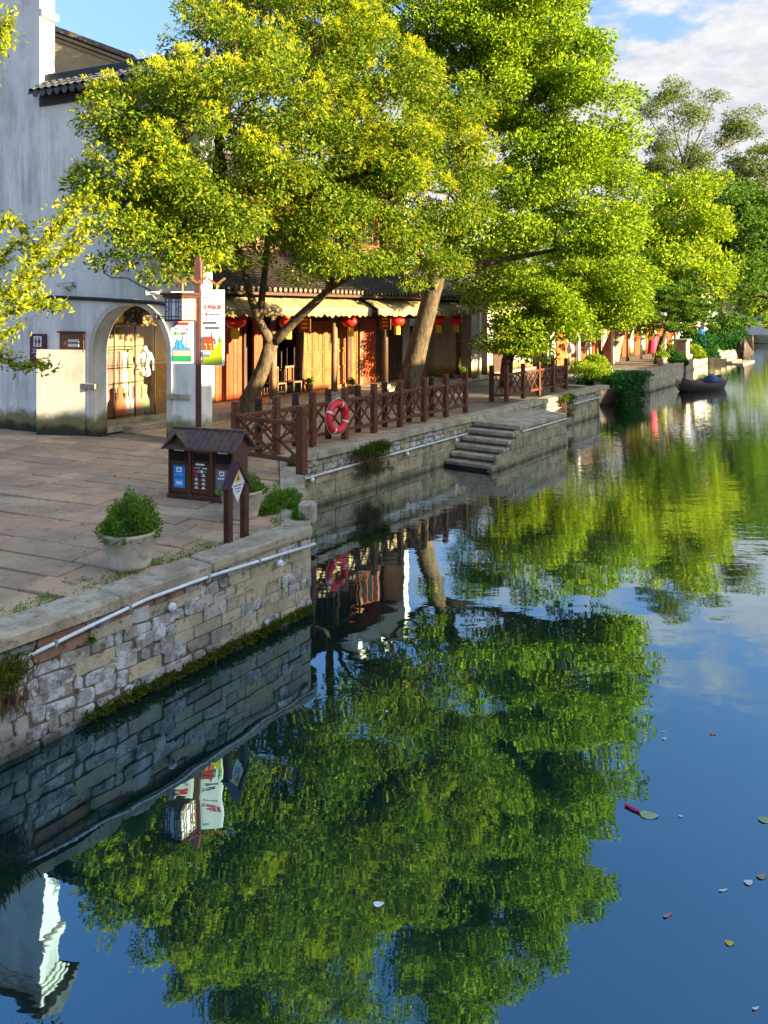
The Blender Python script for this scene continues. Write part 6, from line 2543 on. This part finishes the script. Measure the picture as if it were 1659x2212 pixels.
tree('willow_tree', 'olive tree mass at the right edge below the open-crowned tree', b_, [b_ + ZV * 5, b_ + ZV * 8], .4,
     bl_([(1640, 370, 92, 4.0), (1600, 420, 92, 3.6), (1680, 440, 92, 5), (1650, 330, 92, 2.0), (1590, 370, 94, 2.4)]),
     171, 2.6, 1.1, 80, .45, .15, M['leaf_olive'], M['bark_dark'], .8, .4)
b_ = F(40, -24, 0)
tree('dense_tree', 'green tree filling the gap behind the grey house', b_, [b_ + ZV * 3, b_ + ZV * 5], .4,
     bl_([(1180, 560, 42, 2.5), (1290, 600, 43, 2.8), (1370, 560, 44, 2.5), (1100, 600, 42, 2.2)]),
     181, 3.0, 1.0, 90, .30, .15, M['leaf_bright'], M['bark_dark'])
b_ = F(108, -20, 0)
tree('willow_tree', 'small yellow green tree in front of the far white wall', b_, [b_ + ZV * 1.5, b_ + ZV * 3], .25,
     bl_([(1640, 660, 96, 2.6), (1610, 650, 96, 2.0), (1655, 680, 96, 1.6)]), 191, 3.0, .9, 90, .35, .14, M['leaf_lime'], M['bark_dark'])
# green mass along the far bank
for k, (s_, lb) in enumerate(((60.5, 'dark green bank bush just before the distant steps'), (74, 'dark green bank bush past the distant steps'), (82, 'second dark green bank bush past the distant steps'), (91, 'third and farthest dark green bank bush'))):
    tt = -13.9 - (s_ - 60) * .0957
    shrub('bank_bush', lb, [(F(s_, tt, -.4), 1.7, 2.2), (F(s_ + 2.2, tt - .3, -.4), 1.5, 1.7), (F(s_ - 1.8, tt - .2, -.4), 1.2, 1.5)], 1500, .30, .13, M['leaf_dark'], 250 + k, None, 'bushes along the far bank')
# bushes on the quay near the garment
shrub('shrub', 'yellow green bush beside the vine boat bow', [(F(37.6, -13.6, -.02), .8, .9), (F(36.2, -13.7, -.02), .7, .6)], 2600, .16, .07, M['leaf_lime'], 201)
shrub('shrub', 'trailing green plant on the wall by the sunlit pillar', [(F(47.6, -12.4, -.1), .8, .8), (F(49.0, -12.3, -.3), .6, .7)], 2600, .18, .07, M['leaf_dark'], 202)
shrub('shrub', 'green hanging plant on the distant quay by the steps', [(F(57.5, -13.5, -.3), 1.0, 1.0)], 2200, .22, .08, M['leaf_lime'], 203)


# ---- grasses hanging from the walls
def hanging(label, c, wdt, n, seed, drop, grp=None):
    rs = np.random.default_rng(seed)
    rt = thing('hanging_grass', label, 'grass', c)
    pts = [Vector(c) + Vector((UX, UY, 0)) * rs.uniform(-wdt, wdt) + Vector((NX, NY, 0)) * rs.uniform(0, .18) + ZV * rs.uniform(-.05, .10) for _ in range(n)]
    tufts('leaves', pts, 30, .13, .018, M['leaf_moss'], rt, seed, (NX * .5, NY * .5, .5), .6, .05)
    pts = [Vector(c) + Vector((UX, UY, 0)) * rs.normal() * wdt * .6 + Vector((NX, NY, 0)) * rs.uniform(.04, .16) + ZV * rs.uniform(-drop, -.02) for _ in range(n)]
    tufts('roots', pts, 22, .16, .014, M['leaf_brown'], rt, seed + 1, (NX * .2, NY * .2, -1), .35, .05)


hanging('clump of grass and brown roots hanging on far wall below fence', F(s_at(800, TF + .1), TF + .05, -.18), .55, 60, 210, .5)
hanging('green grass tuft hanging on the wall beyond the steps', F(s_at(1218, TF + .05), TF + .05, -.10), .45, 50, 220, .6)
hanging('brown grass clump hanging at the left edge of near wall', F(s_at(-8, TN), TN + .02, -.28), .14, 16, 230, .22)
pw = on_near(197, 1382, .04)
tag(tufts('fern', [pw] * 6, 14, .06, .018, M['leaf_bush'], None, 240, (NX, NY, .2), .7, .012), 'tiny green fern sprouting under the pipe on near wall', 'fern')

# ---- near branches at the left edge
rs = np.random.default_rng(301)
base = Vector((-5.75, 7.3, 0))
tn_ = thing('near_tree', 'near tree reaching in from the left edge with bright leaves', 'tree', base)
tb = MB()
top = Vector((-5.5, 7.5, 3.4))
tb.tube([base - ZV * .2, base + Vector((.05, 0, .8)), base + Vector((.12, .1, 2.0)), top], [.17, .14, .12, .10], 10)
YN = 7.9
sprays = [((-60, 690), (40, 610), (110, 570), (180, 520), .020), ((40, 610), (70, 560), (120, 490), (200, 410), .014), ((-60, 740), (20, 675), (80, 655), (145, 662), .015),
          ((-60, 640), (0, 560), (40, 520), (80, 540), .014), ((-60, 810), (0, 770), (50, 792), (112, 788), .010), ((-50, 560), (-10, 500), (20, 470), (60, 500), .012),
          ((-60, 730), (-10, 640), (30, 640), (90, 610), .012), ((-60, 180), (-20, 110), (5, 60), (22, 30), .012), ((-60, 200), (-25, 140), (5, 100), (25, 80), .010),
          ((110, 570), (140, 545), (170, 500), (190, 470), .008), ((-60, 830), (-15, 760), (15, 720), (50, 700), .010),
          ((80, 540), (110, 520), (130, 480), (150, 430), .008), ((-60, 600), (-10, 620), (50, 660), (100, 650), .010)]
lc_, ld_ = [], []
for i, (a, b, c, d, r) in enumerate(sprays):
    Yd = YN + rs.uniform(-.45, .45)
    P = [PX(*a, Yd - .1), PX(*b, Yd), PX(*c, Yd + .05), PX(*d, Yd + .1)]
    tb.tube(P, [r, r * .75, r * .5, r * .3], 6)
    if a[0] <= -50:
        limb(tb, top if a[1] > 300 else top + ZV * .4, P[0], .05, r, rs, .1)
    for seg in range(3):
        p, q = P[seg], P[seg + 1]
        L = (q - p).length
        n = int(L * 420)
        for k in range(n):
            u = rs.random()
            o = p.lerp(q, u)
            dr = (q - p).normalized() * .5 + Vector(rs.normal(size=3)) * .75 + ZV * .25
            dr.normalize()
            off = abs(rs.normal()) * .085 + .01
            lc_.append(o + Vector(rs.normal(size=3)).normalized() * off * Vector((1, 1, .8)).length * .6)
            ld_.append(dr)
tb.build('trunk', M['bark_dark'], tn_, True)
order = np.argsort([p.y for p in lc_])
NLEAF = 300
vis = [i for i in order if -20 < 829.5 + 1600 * lc_[i].x / lc_[i].y < 230][:NLEAF]
vset = set(int(i) for i in vis)


def leaf_proto(L, W, seed):
    """one pointed leaf folded along its midrib, along +x"""
    v = [(0, 0, 0), (L * .28, W * .42, .008), (L * .62, W * .40, .006), (L, 0, -.006), (L * .62, -W * .40, .006), (L * .28, -W * .42, .008), (L * .3, 0, -.003), (L * .62, 0, -.004)]
    f = [(0, 6, 1), (1, 6, 7, 2), (2, 7, 3), (0, 5, 6), (5, 4, 7, 6), (4, 3, 7)]
    me = bpy.data.meshes.new('leaf')
    me.from_pydata(v, [], f)
    me.materials.append(M['leaf_obj'])
    return me


def leaf_obj_mat():
    m = M['leaf_near'].copy()
    m.name = 'near_leaf_single'
    nt = m.node_tree
    oi = nt.nodes.new('ShaderNodeObjectInfo')
    rmp = [n for n in nt.nodes if n.type == 'VALTORGB'][0]
    nt.links.new(oi.outputs['Random'], rmp.inputs[0])
    return m


M['leaf_obj'] = leaf_obj_mat()
protos = [leaf_proto(.072, .032, 0), leaf_proto(.060, .028, 1), leaf_proto(.082, .034, 2)]
tl = root_loc(tn_)
for i in vis:
    i = int(i)
    o = bpy.data.objects.new('leaf', protos[i % 3])
    col.objects.link(o)
    o.parent = tn_
    o.location = lc_[i] - tl
    q = ld_[i].to_track_quat('X', 'Z')
    o.rotation_mode = 'QUATERNION'
    o.rotation_quaternion = q @ Matrix.Rotation(rs.uniform(-1.2, 1.2), 3, 'X').to_quaternion()
rest = [i for i in range(len(lc_)) if i not in vset]
nr = len(rest)
blades('crown', [tuple(lc_[i]) for i in rest], [tuple(ld_[i]) for i in rest], .066 * rs.uniform(.7, 1.3, nr), .030 * rs.uniform(.8, 1.2, nr), M['leaf_near'], tn_, rs, .05)


# ------------------------------------------------------------------ things floating on the canal
def floater(name, label, x, y, L, W, rot, mat, cat='leaf', stem=None):
    p = GR(x, y, WZ + .006)
    n = 10
    v = []
    ca, sa = math.cos(rot), math.sin(rot)
    for i in range(n):
        a_ = 2 * math.pi * i / n
        xx = L / 2 * math.cos(a_)
        yy = W / 2 * math.sin(a_) * (1 - .35 * math.cos(a_))
        v.append(p + Vector((xx * ca - yy * sa, xx * sa + yy * ca, .004 * math.cos(2 * a_))))
    v.append(p + ZV * .004)
    f = [(i, (i + 1) % n, n) for i in range(n)]
    mb = MB().add(v, f)
    o = mb.build(name, M[mat], None, True, origin=p)
    tag(o, label, cat, 'bits floating on the canal')
    return o


o = floater('floating_leaf', 'large pale green leaf floating beside a pink stick', 1402, 1760, .15, .10, -.15, 'ink_leaf' if 'ink_leaf' in M else 'dress_olive')
p0, p1 = GR(1350, 1738, WZ + .012), GR(1382, 1753, WZ + .012)
tag(MB().tube([p0, p0.lerp(p1, .5) + ZV * .004, p1], [.012, .011, .010], 6).build('floating_stick', M['bright_pink'], None, True), 'pink stick floating beside the large green leaf', 'stick')
fl_ = [('green leaf floating cut by the right edge', 1655, 1770, .13, .08, 'dress_olive'), ('pale round leaf under the right edge green leaf', 1617, 1905, .07, .05, 'dress_white'),
       ('yellowish leaf floating nearest the right edge', 1645, 1892, .08, .05, 'dress_tan'), ('yellow round leaf floating near bottom right', 1576, 2036, .055, .045, 'ink_yellow'),
       ('pinkish narrow leaf floating left of the yellow one', 1442, 1976, .08, .028, 'dress_pink'), ('thin white feather floating above the pinkish leaf', 1562, 1922, .07, .02, 'dress_white'),
       ('white scrap floating inside the tree reflection', 818, 1952, .075, .05, 'white'), ('tiny white petal floating right of the green leaf', 1471, 1762, .035, .025, 'dress_white'),
       ('white petal floating above the blue water middle', 1435, 1595, .05, .03, 'dress_white'), ('small white petal just above another white petal', 1433, 1580, .03, .02, 'dress_white'),
       ('reddish leaf floating right of the white petals', 1540, 1585, .06, .04, 'dress_red'), ('white fleck floating near the bottom right corner', 1632, 2177, .05, .02, 'dress_white'),
       ('white speck floating left of the far cloud reflection', 836, 1536, .03, .02, 'white')]
for k, (lb, x, y, L, W, mt) in enumerate(fl_):
    floater('floating_leaf', lb, x, y, L, W, rnd.uniform(-.6, .6), mt)

# fallen leaves on the paving
M['leaf_dry'] = leaf_mat('fallen_leaf', [(0, (.30, .22, .06)), (.5, (.42, .30, .09)), (1, (.30, .15, .06))], .15)
rsq = np.random.default_rng(402)
cs_, ds2 = [], []
for k in range(120):
    x_, y_ = rsq.uniform(-30, 620), rsq.uniform(960, 1330)
    g_ = GR(x_, y_, .012)
    s_, t_ = st(g_)
    if t_ > TN - .5 or (s_ > S1 and t_ > -6.7 - (s_ - S1) - .5) or EX * g_.x + EY * g_.y > 13.6:
        continue
    cs_.append(tuple(g_))
    ds2.append((rsq.normal(), rsq.normal(), .08 * rsq.normal()))
nl = len(cs_)
rsl = np.random.default_rng(7)
lo = blades('fallen_leaves', cs_, ds2, .06 * rsl.uniform(.6, 1.2, nl), .028 * rsl.uniform(.7, 1.2, nl), M['leaf_dry'], None, rsl, .04)
tag(lo, 'scattered small fallen leaves lying on the paving', 'leaves')
